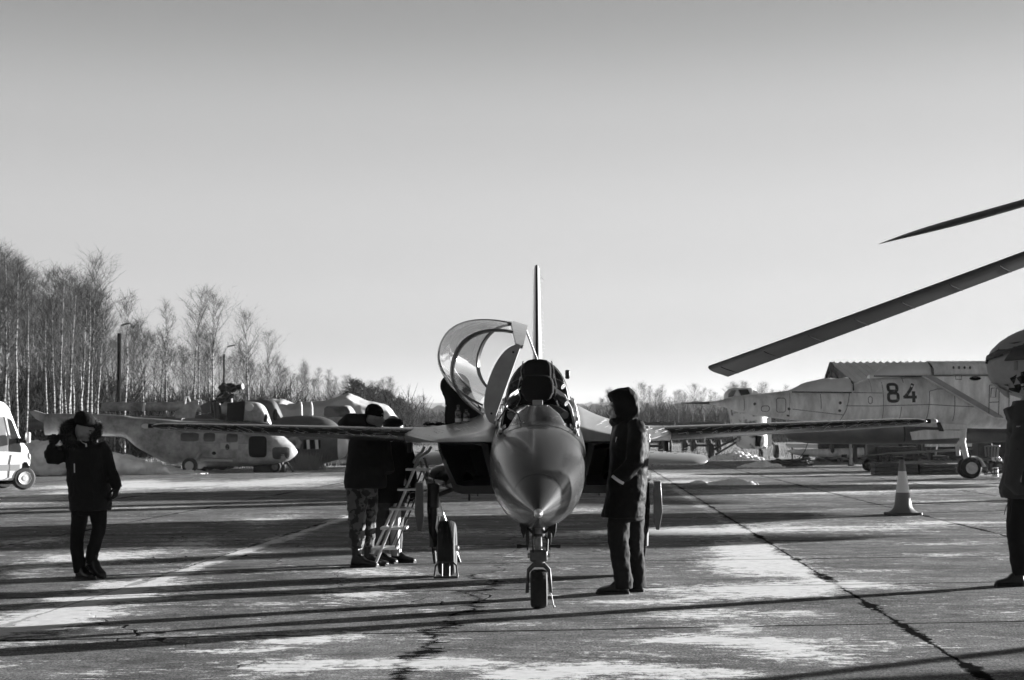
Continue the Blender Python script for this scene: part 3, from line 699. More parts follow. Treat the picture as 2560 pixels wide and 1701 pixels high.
bottle(0, 0, .135, .036, 'short squat bottle with a pale label on the left wing root', JBLACK, -.765, 3.42)
cv = thing('padded_cover', 'black rounded padded cover standing behind the open canopy on the wing root', 'cover', jl_(-.86, 4.02, fillet_top(.86, 3.9)))
mbc = MB()
for k in range(9):
    q = k/8; w = .30*(1 - .55*(q**4)) ; mbc.ell((.0 + .13*(1-q) - .10*q**.5*.6, .0, -.12 + .53*q), (.26 - .10*q + .02*math.sin(q*7), .10, .14), 18, 10)
remesh(mbc, 'padding', FABK, cv, .02, 8, .02, .2)
MB().ell((-.20,-.11,.10),(.008,.008,.008),8,6).build('press_stud', STEEL, cv); MB().ell((-.16,-.12,.18),(.008,.008,.008),8,6).build('press_stud', STEEL, cv)
gv = thing('work_gloves', 'pair of black work gloves lying on the wing by the padded cover', 'gloves', jl_(-1.16, 3.95, fillet_top(1.16, 3.9) + .012))
for k, (x, y) in enumerate(((-.06,0),(.06,.05))):
    g_ = MB().ell((x,y,.015),(.05,.06,.022),14,8)
    for j in range(4): g_.tube([(x-.035+.023*j,y-.04,.015),(x-.04+.026*j,y-.12-.01*(j%2),.012)], [.012,.009], 8)
    g_.tube([(x+.04,y,.015),(x+.075,y-.04,.015)], [.013,.010], 8)
    remesh(g_, 'glove', FABK, gv, .006, 3)

# aluminium step ladder under the left wing root
ALU = M('aluminium', .62, .35, metal=.85, var=.15, vs=10); DRK = M('dark_bar', .02, .5)
LD = G(985, 1414); lad = thing('step_ladder', 'aluminium step ladder standing under the left wing root beside the two mechanics', 'ladder', (LD.x, LD.y, 0))
k = LD.y / F
def lp(u, v, dy=0): 
    px, py = 800 + u*.2935, 980 + v*.2935; p = P(px, py, LD.y + dy); return (p.x - LD.x, dy, max(p.z, .012))
FT = [lp(466,1487,-.18), lp(840,565,-.05)]; FR = [lp(430,1440,.22), lp(795,600,.20)]
MB().tube([FT[0], FT[1], lp(880,535,-.05), lp(925,505,-.03), lp(945,470,0)], .0165, 10).build('rail', ALU, lad)
MB().tube([FR[0], FR[1], lp(830,545,.2), lp(870,510,.2), lp(890,465,.2)], .0165, 10).build('rail', ALU, lad)
for q, uv in enumerate(((735,950,660),(665,845,830),(595,810,995),(520,745,1160),(445,665,1330))):
    a = lp(uv[0], uv[2], 0); c_ = lp(uv[1], uv[2], 0)
    MB().box(((a[0]+c_[0])/2, .04, a[2]), (abs(c_[0]-a[0]), .34, .026)).build('step', ALU, lad, bevel=.004)
MB().tube([lp(885,560,-.02), lp(935,700,.05), lp(1000,900,.12), (lp(1190,1450,.35)[0], .35, .012)], .013, 8).build('rear_leg', ALU, lad)
MB().tube([lp(850,590,.25), lp(895,720,.3), lp(960,930,.38), (lp(1070,1240,.6)[0], .6, .012)], .013, 8).build('rear_leg', ALU, lad)
MB().tube([lp(1168,1390,.33), (lp(1190,1450,.35)[0], .35, .0)], .018, 8).build('rubber_foot', DRK, lad)
MB().tube([lp(912,675,-.1), lp(640,1330,-.12)], .009, 7).build('brace_bar', DRK, lad)
MB().tube([lp(865,675,.2), lp(600,1340,.22)], .009, 7).build('brace_bar', DRK, lad)
# =================================================================== people
CLOTH = M('dark_parka', .010, .8, spec=.25, bump=.25, bs=120)
CLOTHS = M('dark_shell_jacket', .009, .6, spec=.07, bump=.15, bs=60)
CLOTHG = M('grey_work_jacket', .055, .8, spec=.2, bump=.25, bs=90)
TROU = M('dark_trousers', .009, .85, spec=.2, bump=.2, bs=100)
TROU2 = M('grey_trousers', .013, .85, spec=.2, bump=.2, bs=100)
CAMO = Mpatch('camouflage_cloth', .018, .10, 13, .5, .85, .02, detail=3, bump=.1)
BOOT = M('boot_leather', .008, .35, bump=.2, bs=60)
SKIN = M('skin', .27, .5, var=.08, vs=20)
KNIT = M('knit_wool', .008, .95, spec=.1, bump=.5, bs=130)
FUR = M('fur', .018, .95, spec=.1)
HAIR = M('hair', .02, .7)
REFL = M('reflective_tape', .62, .4)
GAIT = M('boot_gaiter', .5, .7, var=.3, vs=20)

def head_parts(mb, c, yaw, s=1.0, tilt=0.0):
    """head and neck with a face looking along yaw (0 = +X)"""
    T = Matrix.Translation(c) @ Matrix.Rotation(yaw, 4, 'Z') @ Matrix.Rotation(tilt, 4, 'Y') @ Matrix.Scale(s, 4)
    mb.ell((-.012,0,.03), (.096,.076,.105), 22, 14, T); mb.ell((.030,0,-.045), (.062,.058,.075), 18, 12, T)
    mb.ell((.055,0,-.095), (.034,.036,.030), 14, 8, T)
    mb.prism([(.072,.035),(.086,.020),(.117,-.030),(.110,-.043),(.078,-.045)], -.014, .014, T)
    mb.ell((.092,0,-.036), (.020,.019,.013), 12, 8, T)
    mb.ell((.079,0,.042), (.022,.052,.013), 14, 8, T); mb.ell((.080,0,-.066), (.018,.027,.010), 12, 8, T); mb.ell((.078,0,-.082), (.018,.023,.010), 12, 8, T)
    for q in (-1, 1):
        mb.ell((.052,q*.048,-.018), (.034,.024,.024), 12, 8, T); mb.ell((-.012,q*.078,-.010), (.022,.010,.033), 12, 8, T)
    mb.tube([T @ Vector((-.02,0,-.06)), T @ Vector((-.03,0,-.17)), T @ Vector((-.04,0,-.24))], [.058*s,.060*s,.075*s], 16)
    return T
def face_marks(T, parent):
    for q in (-1, 1):
        e = MB().ell((.0795,q*.031,.012), (.011,.013,.008), 12, 8, T).build('eye', M('eye_white', .45, .2), parent)
        MB().ell((.0885,q*.031,.012), (.004,.006,.006), 10, 6, T).build('iris', M('iris', .01, .1), e)
        MB().tube([T @ Vector((.084,q*.014,.036)), T @ Vector((.090,q*.032,.040)), T @ Vector((.076,q*.050,.034))], .0045, 6).build('eyebrow', HAIR, parent)
    MB().tube([T @ Vector((.083,-.022,-.074)), T @ Vector((.098,0,-.0735)), T @ Vector((.083,.022,-.074))], .0022, 6).build('lips', M('lip', .13, .5), parent)
def hand_mb(mb, w, dirv, side, curl=.5, s=1.0, thumb=None, palmn=None):
    """palm with five separate fingers: w wrist, dirv pointing direction, side = direction of the thumb side"""
    d = Vector(dirv).normalized(); t = Vector(side); t = (t - d*t.dot(d)).normalized(); nrm = d.cross(t)
    if palmn is not None and nrm.dot(Vector(palmn)) < 0: nrm = -nrm
    w = Vector(w)
    Tm = Matrix((( *d, 0), (*t, 0), (*nrm, 0), (0,0,0,1))).transposed(); Tm.translation = w
    mb.ell((.045*s,0,0), (.052*s,.042*s,.017*s), 16, 10, Tm); mb.tube([Tm @ Vector((-.05*s,0,0)), Tm @ Vector((.02*s,0,0))], [.030*s,.030*s], 12)
    ln = (.068,.078,.072,.056)
    for k in range(4):
        y = (.031 - .0205*k)*s; L_ = ln[k]*s; a = Vector((.085*s - .004*k*s*(k > 1), y, 0)); c1 = curl*1.1 + .06*k
        p = [a - Vector((.03*s,0,0)), a]; ang = 0; q = a.copy()
        for m_, fr in enumerate((.45,.32,.23)):
            ang += c1*(.9 if m_ == 0 else 1.0)
            q = q + Vector((math.cos(ang)*L_*fr, 0, math.sin(ang)*L_*fr)); p.append(q.copy())
        mb.tube([Tm @ x for x in p], [.0095*s,.0098*s,.0090*s,.0083*s,.0070*s], 10)
    th = thumb or [(.012,.030,.004),(.040,.056,.012),(.066,.066,.018),(.088,.066,.022)]
    mb.tube([Tm @ (Vector(x)*s) for x in th], [.014*s,.0125*s,.0105*s,.0085*s], 10)
def boot(mb, heel, yaw, L_=.29, h=.14, pitch=0.0, w=.048):
    T = Matrix.Translation(heel) @ Matrix.Rotation(yaw, 4, 'Z') @ Matrix.Rotation(pitch, 4, 'Y')
    rr = []
    for x, hw, zt in ((-.035,.030,.07),(-.02,.038,.13),(.04,.042,.145),(.09,.044,.125),(.13,.047,.085),(.18,.052,.07),(.22,.050,.062),(.245,.036,.05),(.258,.015,.035)):
        x *= L_/.29; ring = []
        for j in range(16):
            q = 2*math.pi*j/16; cz = math.sin(q); ring.append((x, math.copysign(abs(math.cos(q))**.7, math.cos(q))*hw*w/.048, .012 + (zt-.012)*(.5 + .5*math.copysign(abs(cz)**.7, cz))))
        rr.append(ring)
    mb.rings(rr, T=T)
    mb.tube([T @ Vector((.02,0,.10)), T @ Vector((.012,0,.14+h-.14)), T @ Vector((.012,0,h+.06))], [.046,.048,.050], 14)
    sole = MB().prism([(-.04,-.032),(-.045,.0),(-.04,.032),(.06,.036),(.13,.042),(.19,.052),(.24,.044),(.265,.0),(.24,-.044),(.19,-.052),(.13,-.042),(.06,-.036)], 0, .022, T=T @ Matrix.Diagonal((L_/.29, w/.048, 1, 1)), plane='xy')
    return sole, T
def leg(mb, pts, rs, flat=.95): mb.tube(pts, rs, 16, flat=flat)
def torso(mb, st, fine=18, p=2.3): mb.body(st, 28, axis='z', fine=fine, p=p)

# ------------------------------------------------------------------ hooded man in front of the right intake, facing left
p0 = G(1572, 1483); k = p0.y / F * .3509
A = lambda u, v, y=0.0: Vector(((u-262)*k, y, (1520-v)*k))
hm = thing('person', 'tall man in a long dark hooded coat standing in profile by the right intake', 'person', (p0.x, p0.y, 0), 0)
b_ = MB(); HC = A(212,228,0)
T = head_parts(b_, HC, math.pi + .12, 1.0)
b_.tube([A(280,300), A(275,400), A(265,800), A(255,960)], [.08,.13,.14,.13], 14); b_.tube([A(200,960,-.06), A(200,1200,-.06), A(240,1460,-.05)], [.075,.055,.045], 10); b_.tube([A(310,960,.08), A(315,1200,.08), A(335,1460,.08)], [.075,.055,.045], 10)
b_.tube([A(300,370,-.17), A(290,600,-.2), A(215,715,-.13)], [.05,.045,.035], 10); hand_mb(b_, A(205,725,-.125), (-.6,.0,-.75), (0,-1,-.2), .35, .95, palmn=(0,1,0))
bd = remesh(b_, 'body', SKIN, hm, .0075, 3); face_marks(T, hm)
c_ = MB(); rows = []
for v, l, r, hd in ((985,68,372,.215),(940,82,378,.22),(850,100,388,.225),(740,118,400,.225),(640,132,402,.225),(540,138,414,.225),(450,142,412,.225),(390,150,404,.215),(345,160,388,.19),(310,185,360,.14),(285,215,330,.08)):
    a = A(l, v); c2 = A(r, v); rows.append((a.z, (a.x+c2.x)/2, 0, (c2.x-a.x)/2, hd, hd))
rows = rows[::1]; torso(c_, rows, 26)
for s, el, hand in ((-1, (300,600), (160,722)), (1, (285,590), (170,715))):
    c_.tube([A(310,335,s*.13), A(322,400,s*.20), A(el[0]-2,el[1],s*.245), A(el[0]-60,el[1]+65,s*.235), A(hand[0]+10,hand[1]-8,s*.205)], [.085,.093,.085,.078,.070], 18)
coat = remesh(c_, 'coat', CLOTHS, hm, .010, 5, .030, .12, disp2=.006, d2scale=.05)
h_ = MB()   # hood: shell round the head, open to the left, with a peak and a turned-up collar
rr = []
for u, v0, v1, hw in ((126,110,138,.05),(140,102,160,.088),(156,93,200,.112),(173,84,264,.126),(192,75,296,.132),(230,64,306,.14),(275,66,312,.142),(315,92,300,.135),(338,130,285,.115),(349,180,262,.075),(352,205,240,.03)):
    top = A(u, v0); bot = A(u, v1); zc = (top.z+bot.z)/2; hh = (top.z-bot.z)/2
    rr.append([(top.x, math.cos(q)*hw, zc + math.sin(q)*hh) for q in [2*math.pi*j/26 for j in range(26)]])
h_.rings(rr)
h_.tube([A(165,300,-.09), A(145,305,0), A(165,300,.09)], .020, 10); h_.tube([A(200,312,-.11), A(150,312,-.02), A(200,312,.11)], [.024,.028,.024], 12); h_.body([(A(0,345).z,A(265,0).x,0,.15,.13,.13),(A(0,300).z,A(240,0).x,0,.125,.12,.12),(A(0,280).z,A(255,0).x,0,.12,.11,.11)], 20, axis='z')
hood = remesh(h_, 'hood', CLOTHS, hm, .010, 4, .022, .07, disp2=.005, d2scale=.04)
# cut the opening for the face
bm = bmesh.new(); bm.from_mesh(hood.data)
fx = A(190,0).x
dl = [f for f in bm.faces if f.calc_center_median().x < A(182,0).x and abs(f.calc_center_median().y) < .075 and A(0,288).z < f.calc_center_median().z < A(0,140).z]
bmesh.ops.delete(bm, geom=dl, context='FACES'); bm.to_mesh(hood.data); bm.free()
md = hood.modifiers.new('s', 'SOLIDIFY'); md.thickness = .012; md.offset = -1
MB().tube([A(140,690,-.265), A(158,705,-.285), A(190,728,-.287), A(218,742,-.26)], [.014]*4, 8, flat=.4).build('cuff_tape', REFL, hm)
MB().box(A(395,352,.0), (.05,.16,.02)).build('shoulder_tape', REFL, hm, bevel=.005)
MB().tube([A(172,470,-.15), A(178,420,-.165)], .006, 6).build('chest_zip', REFL, hm)
# part of a word printed across the back
cu = bpy.data.curves.new('back_lettering', 'FONT'); cu.body = 'S'; cu.size = .10; cu.extrude = .002; cu.align_x = 'CENTER'
cu.materials.append(REFL); tmp_ = bpy.data.objects.new('tmp', cu); COL.objects.link(tmp_); bpy.context.view_layer.update()
me_ = bpy.data.meshes.new_from_object(tmp_.evaluated_get(bpy.context.evaluated_depsgraph_get())); bpy.data.objects.remove(tmp_)
lt_ = bpy.data.objects.new('back_lettering', me_); COL.objects.link(lt_); lt_.parent = hm; lt_.location = A(418,455,-.06); lt_.rotation_euler = (R(90), 0, R(72))
t_ = MB()
leg(t_, [A(205,930,-.07), A(190,1060,-.075), A(188,1150,-.08), A(205,1290,-.08), A(222,1420,-.08), A(222,1482,-.08)], [.105,.102,.095,.084,.088,.086])
leg(t_, [A(312,930,.09), A(312,1060,.09), A(312,1200,.09), A(322,1330,.09), A(334,1440,.09), A(335,1490,.09)], [.10,.092,.082,.078,.078,.074])
t_.body([(A(0,1010).z,A(255,0).x,0,.16,.17,.17),(A(0,900).z,A(255,0).x,0,.17,.19,.19)], 20, axis='z')
remesh(t_, 'trousers', TROU2, hm, .010, 5, .028, .09, disp2=.008, d2scale=.03)
for (u, v, y, yw) in ((228,1520,-.08,math.pi-.05),(345,1505,.10,math.pi-.12)):
    m = MB(); so, Tt = boot(m, A(u, 1520, y), yw, .29 if y < 0 else .27, .10)
    bo = remesh(m, 'boot', BOOT, hm, .007, 3); so.build('sole', RUBBER, bo)

# ------------------------------------------------------------------ man on the left in a fur hooded parka, hand raised
p0 = G(209, 1447); k2 = p0.y / F * .2999
A2 = lambda u, v, y=0.0: Vector(((u-430)*k2, y, (1492-v)*k2))
lm = thing('person', 'man in a dark parka with a fur hood and bobble hat raising one gloved hand', 'person', (p0.x, p0.y, 0), 0)
b_ = MB(); T = head_parts(b_, A2(434,296,-.02), -.30, 1.06, .06)
b_.tube([A2(420,340), A2(430,420), A2(450,700), A2(465,930)], [.07,.14,.14,.13], 14); b_.tube([A2(395,930), A2(370,1150), A2(385,1440)], [.075,.055,.045], 10); b_.tube([A2(540,930,-.02), A2(565,1070,-.08), A2(470,1370,.02)], [.075,.055,.045], 10)
b_.tube([A2(300,430), A2(180,500), A2(200,390)], [.05,.045,.035], 10); b_.tube([A2(570,410), A2(640,600), A2(705,735)], [.05,.045,.035], 10)
remesh(b_, 'body', SKIN, lm, .0075, 3); face_marks(T, lm)
c_ = MB(); rows = []
for v, l, r, hd in ((930,318,640,.20),(890,312,648,.205),(800,302,645,.21),(700,294,628,.205),(600,284,612,.205),(520,276,604,.20),(450,268,596,.195),(405,275,580,.17),(375,320,540,.13),(350,360,510,.09)):
    a = A2(l, v); c2 = A2(r, v); rows.append((a.z, (a.x+c2.x)/2, 0, (c2.x-a.x)/2, hd, hd))
torso(c_, rows, 24)
c_.tube([A2(320,415,-.02), A2(260,450,-.04), A2(205,500,-.08), A2(180,500,-.10), A2(172,455,-.13), A2(190,395,-.15)], [.085,.085,.078,.070,.066,.056], 18)
c_.tube([A2(540,390,.0), A2(585,450,.0), A2(625,560,.0), A2(652,620,-.01), A2(690,690,-.04), A2(712,745,-.06)], [.08,.082,.074,.068,.062,.054], 18)
remesh(c_, 'parka', CLOTH, lm, .010, 5, .030, .12, disp2=.012, d2scale=.04)
MB().tube([A2(480,365,-.12), A2(520,520,-.215), A2(545,700,-.222), A2(560,900,-.215)], .012, 8, flat=.4).build('zip_flap', CLOTH, lm)
MB().tube([A2(390,540,-.21), A2(393,615,-.213)], .006, 6).build('pocket_zip', REFL, lm)
MB().tube([A2(408,345,-.10), A2(440,370,-.14), A2(470,380,-.15)], .004, 6).tube([A2(470,378,-.15), A2(478,405,-.165)], .009, 6).build('collar_zip', REFL, lm)
MB().lathe([(.004,0),(.022,.002),(.024,.004)], 14, axis='y', c=tuple(A2(247,425,-.125))).build('sleeve_badge', CLOTHG, lm)
# fur trimmed hood behind the head
f_ = MB(); ringp = [A2(400,390,-.15), A2(335,380,-.14), A2(285,320,-.10), A2(272,255,-.03), A2(300,215,.05), A2(380,200,.10), A2(470,205,.10), A2(525,230,.05), A2(530,300,-.02), A2(505,345,-.10)]
f_.tube(ringp, [.045,.055,.058,.055,.055,.05,.045,.045,.045,.035], 14)
f_.ell(A2(395,300,.10), (.14,.085,.13), 18, 12)
fu = remesh(f_, 'fur_hood', FUR, lm, .010, 2, .03, .03)
hs = MB(); fr = random.Random(5); vs_ = fu.data.vertices
for i in range(0, len(vs_), max(1, len(vs_)//2600)):
    p = Vector(vs_[i].co); nrm = Vector(vs_[i].normal); d = (nrm + Vector((fr.uniform(-.6,.6), fr.uniform(-.6,.6), fr.uniform(-.6,.6)))).normalized()
    sd = d.orthogonal().normalized()*.0022; e = p + d*fr.uniform(.018,.045); hs.add([p - sd, p + sd, e], [(0,1,2)])
tag(hs.build('fur_strand', M('fur_tip', .05, .9), fu, smooth=0), kind='stuff')
ht = MB(); Th = Matrix.Translation(A2(420,278,-.01)) @ Matrix.Rotation(-.30,4,'Z') @ Matrix.Rotation(R(14),4,'Y')
ht.body([(-.0,-.004,0,.110,.092,.092),(.03,-.006,0,.113,.096,.096),(.08,-.012,0,.105,.090,.090),(.115,-.016,0,.08,.07,.07),(.135,-.018,0,.04,.035,.035)], 24, axis='z', fine=14, T=Th @ Matrix.Translation((-.016,0,.072)))
ht.tube([Th @ Vector((.106*math.cos(q)-.014, .092*math.sin(q), .080)) for q in [2*math.pi*j/20 for j in range(21)]], .014, 8)
hat = remesh(ht, 'bobble_hat', KNIT, lm, .007, 3, .008, .02)
pm = MB().ell(A2(392,150,.0), (.042,.040,.040), 16, 12); remesh(pm, 'pompom', KNIT, hat, .006, 1, .018, .012)
g_ = MB(); hand_mb(g_, A2(194,385,-.155), (.1,-.05,1), (1,-.2,.0), 1.15, 1.12, thumb=[(.012,.030,-.004),(.045,.052,-.002),(.075,.056,.0),(.105,.050,.0)], palmn=(.2,-1,0))
remesh(g_, 'raised_glove', CLOTH, lm, .005, 2)
g_ = MB(); hand_mb(g_, A2(712,742,-.062), (-.25,-.05,-1), (-.3,-1,.1), .40, 1.12, palmn=(-1,0,0)); remesh(g_, 'lowered_glove', CLOTH, lm, .005, 2)
t_ = MB()
leg(t_, [A2(400,900), A2(392,980), A2(375,1120), A2(368,1200), A2(378,1330), A2(398,1440)], [.10,.088,.072,.068,.064,.062])
leg(t_, [A2(545,890,-.02), A2(558,980,-.05), A2(575,1060,-.08), A2(545,1150,-.06), A2(500,1280,.0), A2(482,1370,.03)], [.10,.088,.075,.070,.064,.060])
t_.body([(A2(0,970).z,A2(470,0).x,0,.15,.13,.13),(A2(0,860).z,A2(470,0).x,0,.17,.16,.16)], 18, axis='z')
remesh(t_, 'trousers', TROU, lm, .010, 5, .020, .08)
m = MB(); so, Tt = boot(m, A2(392,1492,.02), -.75, .29, .12); bo = remesh(m, 'boot', BOOT, lm, .007, 3); so.build('sole', RUBBER, bo)
m = MB(); so, Tt = boot(m, A2(470,1416,.05), -.70, .29, .12, R(20)); bo = remesh(m, 'boot', BOOT, lm, .007, 3); so.build('sole', RUBBER, bo)

# ------------------------------------------------------------------ two mechanics behind the left wing, by the ladder
p0 = G(903, 1417); k3 = p0.y / F * .2935
A3 = lambda u, v, y=0.0: Vector(((u-350)*k3, y, (1490-v)*k3))
ma = thing('person', 'mechanic in camouflage trousers and knitted cap leaning an elbow on the left wing', 'person', (p0.x, p0.y, 0), 0)
b_ = MB(); T = head_parts(b_, A3(468,228,.0), -.12, 1.0, .10)
b_.tube([A3(430,290,.02), A3(400,420,.04), A3(380,800,.03)], [.07,.11,.12], 14); b_.tube([A3(330,800), A3(330,1100), A3(320,1400)], [.08,.06,.05], 10)
b_.tube([A3(300,340,.05), A3(200,282,.0), A3(400,250,-.05)], [.05,.045,.035], 10)
hand_mb(b_, A3(405,250,-.06), (1,-.1,-.12), (0,-.3,1), 1.0, 1.0, palmn=(0,1,-.3))
remesh(b_, 'body', SKIN, ma, .0075, 3); face_marks(T, ma)
c_ = MB(); rows = []
for v, l, r, hd in ((828,205,560,.19),(790,200,565,.195),(700,210,560,.195),(600,222,555,.19),(500,235,550,.18),(430,248,545,.17),(370,262,535,.15),(320,290,510,.12),(290,330,490,.09)):
    a = A3(l, v); c2 = A3(r, v); rows.append((a.z, (a.x+c2.x)/2, .03, (c2.x-a.x)/2, hd, hd))
torso(c_, rows, 22)
c_.tube([A3(320,370,.04), A3(255,330,.03), A3(205,275,.0), A3(240,255,-.02), A3(320,245,-.04), A3(402,243,-.055)], [.09,.085,.078,.075,.068,.060], 18)
c_.tube([A3(520,380,.05), A3(560,560,.0), A3(590,700,-.05)], [.09,.08,.065], 16)
remesh(c_, 'work_jacket', CLOTH, ma, .011, 5, .028, .12)
ht = MB(); Th = Matrix.Translation(A3(462,225)) @ Matrix.Rotation(-.12,4,'Z') @ Matrix.Rotation(R(10),4,'Y')
ht.body([(.012,-.006,0,.108,.086,.086),(.05,-.008,0,.108,.088,.088),(.09,-.012,0,.098,.080,.080),(.125,-.018,0,.07,.06,.06),(.143,-.02,0,.03,.03,.03)], 24, axis='z', fine=14, T=Th)
remesh(ht, 'knitted_cap', KNIT, ma, .007, 3, .006, .02)
t_ = MB()
leg(t_, [A3(320,790,-.02), A3(318,950,-.03), A3(318,1100,-.05), A3(322,1230,-.05), A3(310,1330,-.04)], [.125,.115,.098,.088,.080])
leg(t_, [A3(400,790,.12), A3(405,950,.12), A3(405,1100,.12), A3(400,1240,.10), A3(395,1330,.10)], [.12,.105,.090,.080,.075])
t_.body([(A3(0,900).z,A3(350,0).x,.04,.17,.16,.16),(A3(0,780).z,A3(355,0).x,.04,.19,.17,.17)], 18, axis='z')
t_.torus(tuple(A3(312,1290,-.04)), .062, .028, 'z', 18, 8); t_.torus(tuple(A3(395,1290,.10)), .055, .026, 'z', 18, 8)
remesh(t_, 'camouflage_trousers', CAMO, ma, .010, 4, .032, .08)
for (u, y, yw) in ((296,-.04,-.12),(385,.11,-.35)):
    m = MB(); so, Tt = boot(m, A3(u, 1490, y), yw, .31, .20, w=.055); bo = remesh(m, 'boot', BOOT, ma, .008, 3); so.build('sole', RUBBER, bo)

p0 = G(985, 1408); k4 = p0.y / F * .2935
A4 = lambda u, v, y=0.0: Vector(((u-630)*k4, y, (1458-v)*k4))
mc = thing('person', 'mechanic in a flat peaked cap and pale boot gaiters behind the ladder', 'person', (p0.x, p0.y, 0), 0)
b_ = MB(); T = head_parts(b_, A4(622,312), -.5, 1.0, .25)
b_.tube([A4(620,350), A4(610,480), A4(600,900)], [.08,.14,.14], 14); b_.tube([A4(520,900), A4(510,1200), A4(500,1400)], [.08,.06,.05], 10); b_.tube([A4(640,900), A4(640,1200), A4(640,1400)], [.08,.06,.05], 10)
b_.tube([A4(720,480,-.05), A4(770,700,-.12), A4(800,830,-.18)], [.05,.045,.035], 10)
hand_mb(b_, A4(803,845,-.19), (.05,-.1,-1), (-1,0,0), .8, 1.0, palmn=(0,-1,0))
remesh(b_, 'body', SKIN, mc, .0075, 3); face_marks(T, mc)
c_ = MB(); rows = []
for v, l, r, hd in ((950,450,735,.18),(880,440,745,.19),(750,445,760,.19),(650,455,760,.185),(550,470,765,.18),(480,490,755,.16),(430,530,720,.12),(400,570,690,.09)):
    a = A4(l, v); c2 = A4(r, v); rows.append((a.z, (a.x+c2.x)/2, 0, (c2.x-a.x)/2, hd, hd))
torso(c_, rows, 22)
c_.tube([A4(715,470,.0), A4(755,560,-.05), A4(780,690,-.11), A4(800,835,-.18)], [.085,.08,.07,.056], 16); c_.tube([A4(510,470,.0), A4(470,650,-.02), A4(470,800,-.05)], [.085,.075,.06], 16)
remesh(c_, 'work_jacket', CLOTH, mc, .011, 5, .028, .12)
g_ = MB(); hand_mb(g_, A4(803,842,-.19), (.05,-.1,-1), (-1,0,0), .8, 1.10, palmn=(0,-1,0)); remesh(g_, 'glove', CLOTH, mc, .006, 2)
ht = MB(); ht.body([(A4(0,305).z,A4(618,0).x,-.01,.105,.095,.095),(A4(0,275).z,A4(622,0).x,-.01,.118,.11,.11),(A4(0,250).z,A4(625,0).x,-.01,.10,.10,.10),(A4(0,236).z,A4(625,0).x,-.01,.05,.05,.05)], 22, axis='z', fine=10)
ht.body([(A4(0,294).z,A4(665,0).x,-.06,.09,.08,.08),(A4(0,288).z,A4(665,0).x,-.06,.088,.08,.08)], 18, axis='z')
remesh(ht, 'peaked_cap', CLOTH, mc, .008, 3)
t_ = MB()
leg(t_, [A4(520,900), A4(515,1050,-.02), A4(505,1200,-.03), A4(505,1345,-.02)], [.11,.095,.083,.072]); leg(t_, [A4(640,900,.06), A4(645,1050,.06), A4(642,1200,.06), A4(640,1345,.06)], [.11,.095,.083,.075])
t_.body([(A4(0,1000).z,A4(580,0).x,.02,.15,.15,.15),(A4(0,880).z,A4(585,0).x,.02,.17,.17,.17)], 18, axis='z')
remesh(t_, 'work_trousers', M('worn_trousers', .040, .85, var=.4, vs=9, bump=.2, bs=80), mc, .010, 4, .028, .09)
for (u, y, yw) in ((488,-.02,-.35),(628,.06,-.15)):
    m = MB(); so, Tt = boot(m, A4(u, 1458, y), yw, .29, .12, w=.052); bo = remesh(m, 'boot', BOOT, mc, .008, 3); so.build('sole', RUBBER, bo)
    MB().lathe([(.066,.10),(.074,.11),(.070,.185),(.062,.19)], 20, T=Tt @ Matrix.Translation((.012,0,0))).build('gaiter', GAIT, mc)

# ------------------------------------------------------------------ man cut by the right edge of the frame
p0 = G(2556, 1465); k5 = p0.y / F * .4464
A5 = lambda u, v, y=0.0: Vector(((u-350)*k5, y, (1532-v)*k5))
rm = thing('person', 'man in a grey work jacket cut off by the right edge, cords hanging down', 'person', (p0.x, p0.y, 0), 0)
b_ = MB(); T = head_parts(b_, A5(432,440), math.pi, 1.0)
b_.tube([A5(420,500), A5(400,600), A5(390,1000)], [.08,.14,.14], 14); b_.tube([A5(330,1020,-.05), A5(315,1250,-.05), A5(320,1470,-.05)], [.08,.06,.05], 10); b_.tube([A5(430,1020,.08), A5(430,1250,.08), A5(440,1470,.08)], [.08,.06,.05], 10)
b_.tube([A5(330,650,-.16), A5(300,850,-.22), A5(300,960,-.2)], [.05,.045,.035], 10); hand_mb(b_, A5(345,985,-.2), (.7,-.2,-.3), (0,-.4,1), .7, 1.0, palmn=(0,1,0))
remesh(b_, 'body', SKIN, rm, .0075, 3); face_marks(T, rm)
MB().ell(A5(440,425), (.105,.09,.11), 20, 12).build('knitted_cap', KNIT, rm)
c_ = MB(); rows = []
for v, l, r, hd in ((1045,248,525,.19),(1000,240,530,.195),(900,262,530,.20),(800,278,525,.20),(700,288,520,.20),(640,296,515,.185),(590,308,500,.15),(540,312,480,.115),(505,325,470,.10)):
    a = A5(l, v); c2 = A5(r, v); rows.append((a.z, (a.x+c2.x)/2, 0, (c2.x-a.x)/2, hd, hd))
torso(c_, rows, 22)
c_.tube([A5(350,650,-.12), A5(318,740,-.19), A5(288,860,-.23), A5(262,955,-.22), A5(300,990,-.20), A5(340,985,-.195)], [.085,.088,.080,.072,.066,.058], 18)
c_.tube([A5(460,650,.12), A5(440,850,.22), A5(430,990,.2)], [.085,.08,.06], 16)
c_.prism([tuple(A5(*q).xz) for q in ((278,552),(312,535),(330,600),(300,612))], -.05, .08)
c_.prism([tuple(A5(*q).xz) for q in ((276,672),(310,650),(322,720),(300,702))], -.10, .05)
remesh(c_, 'work_jacket', CLOTHG, rm, .010, 5, .028, .13, disp2=.01, d2scale=.04)
MB().lathe([(.003,0),(.011,.002),(.012,.006)], 12, axis='y', c=tuple(A5(287,775,-.285))).build('sleeve_button', BOOT, rm)
t_ = MB()
leg(t_, [A5(345,1000,-.04), A5(325,1130,-.05), A5(315,1250,-.06), A5(325,1370,-.05), A5(335,1470,-.05)], [.115,.105,.095,.085,.082]); leg(t_, [A5(430,1000,.1), A5(432,1250,.1), A5(440,1470,.1)], [.115,.10,.085])
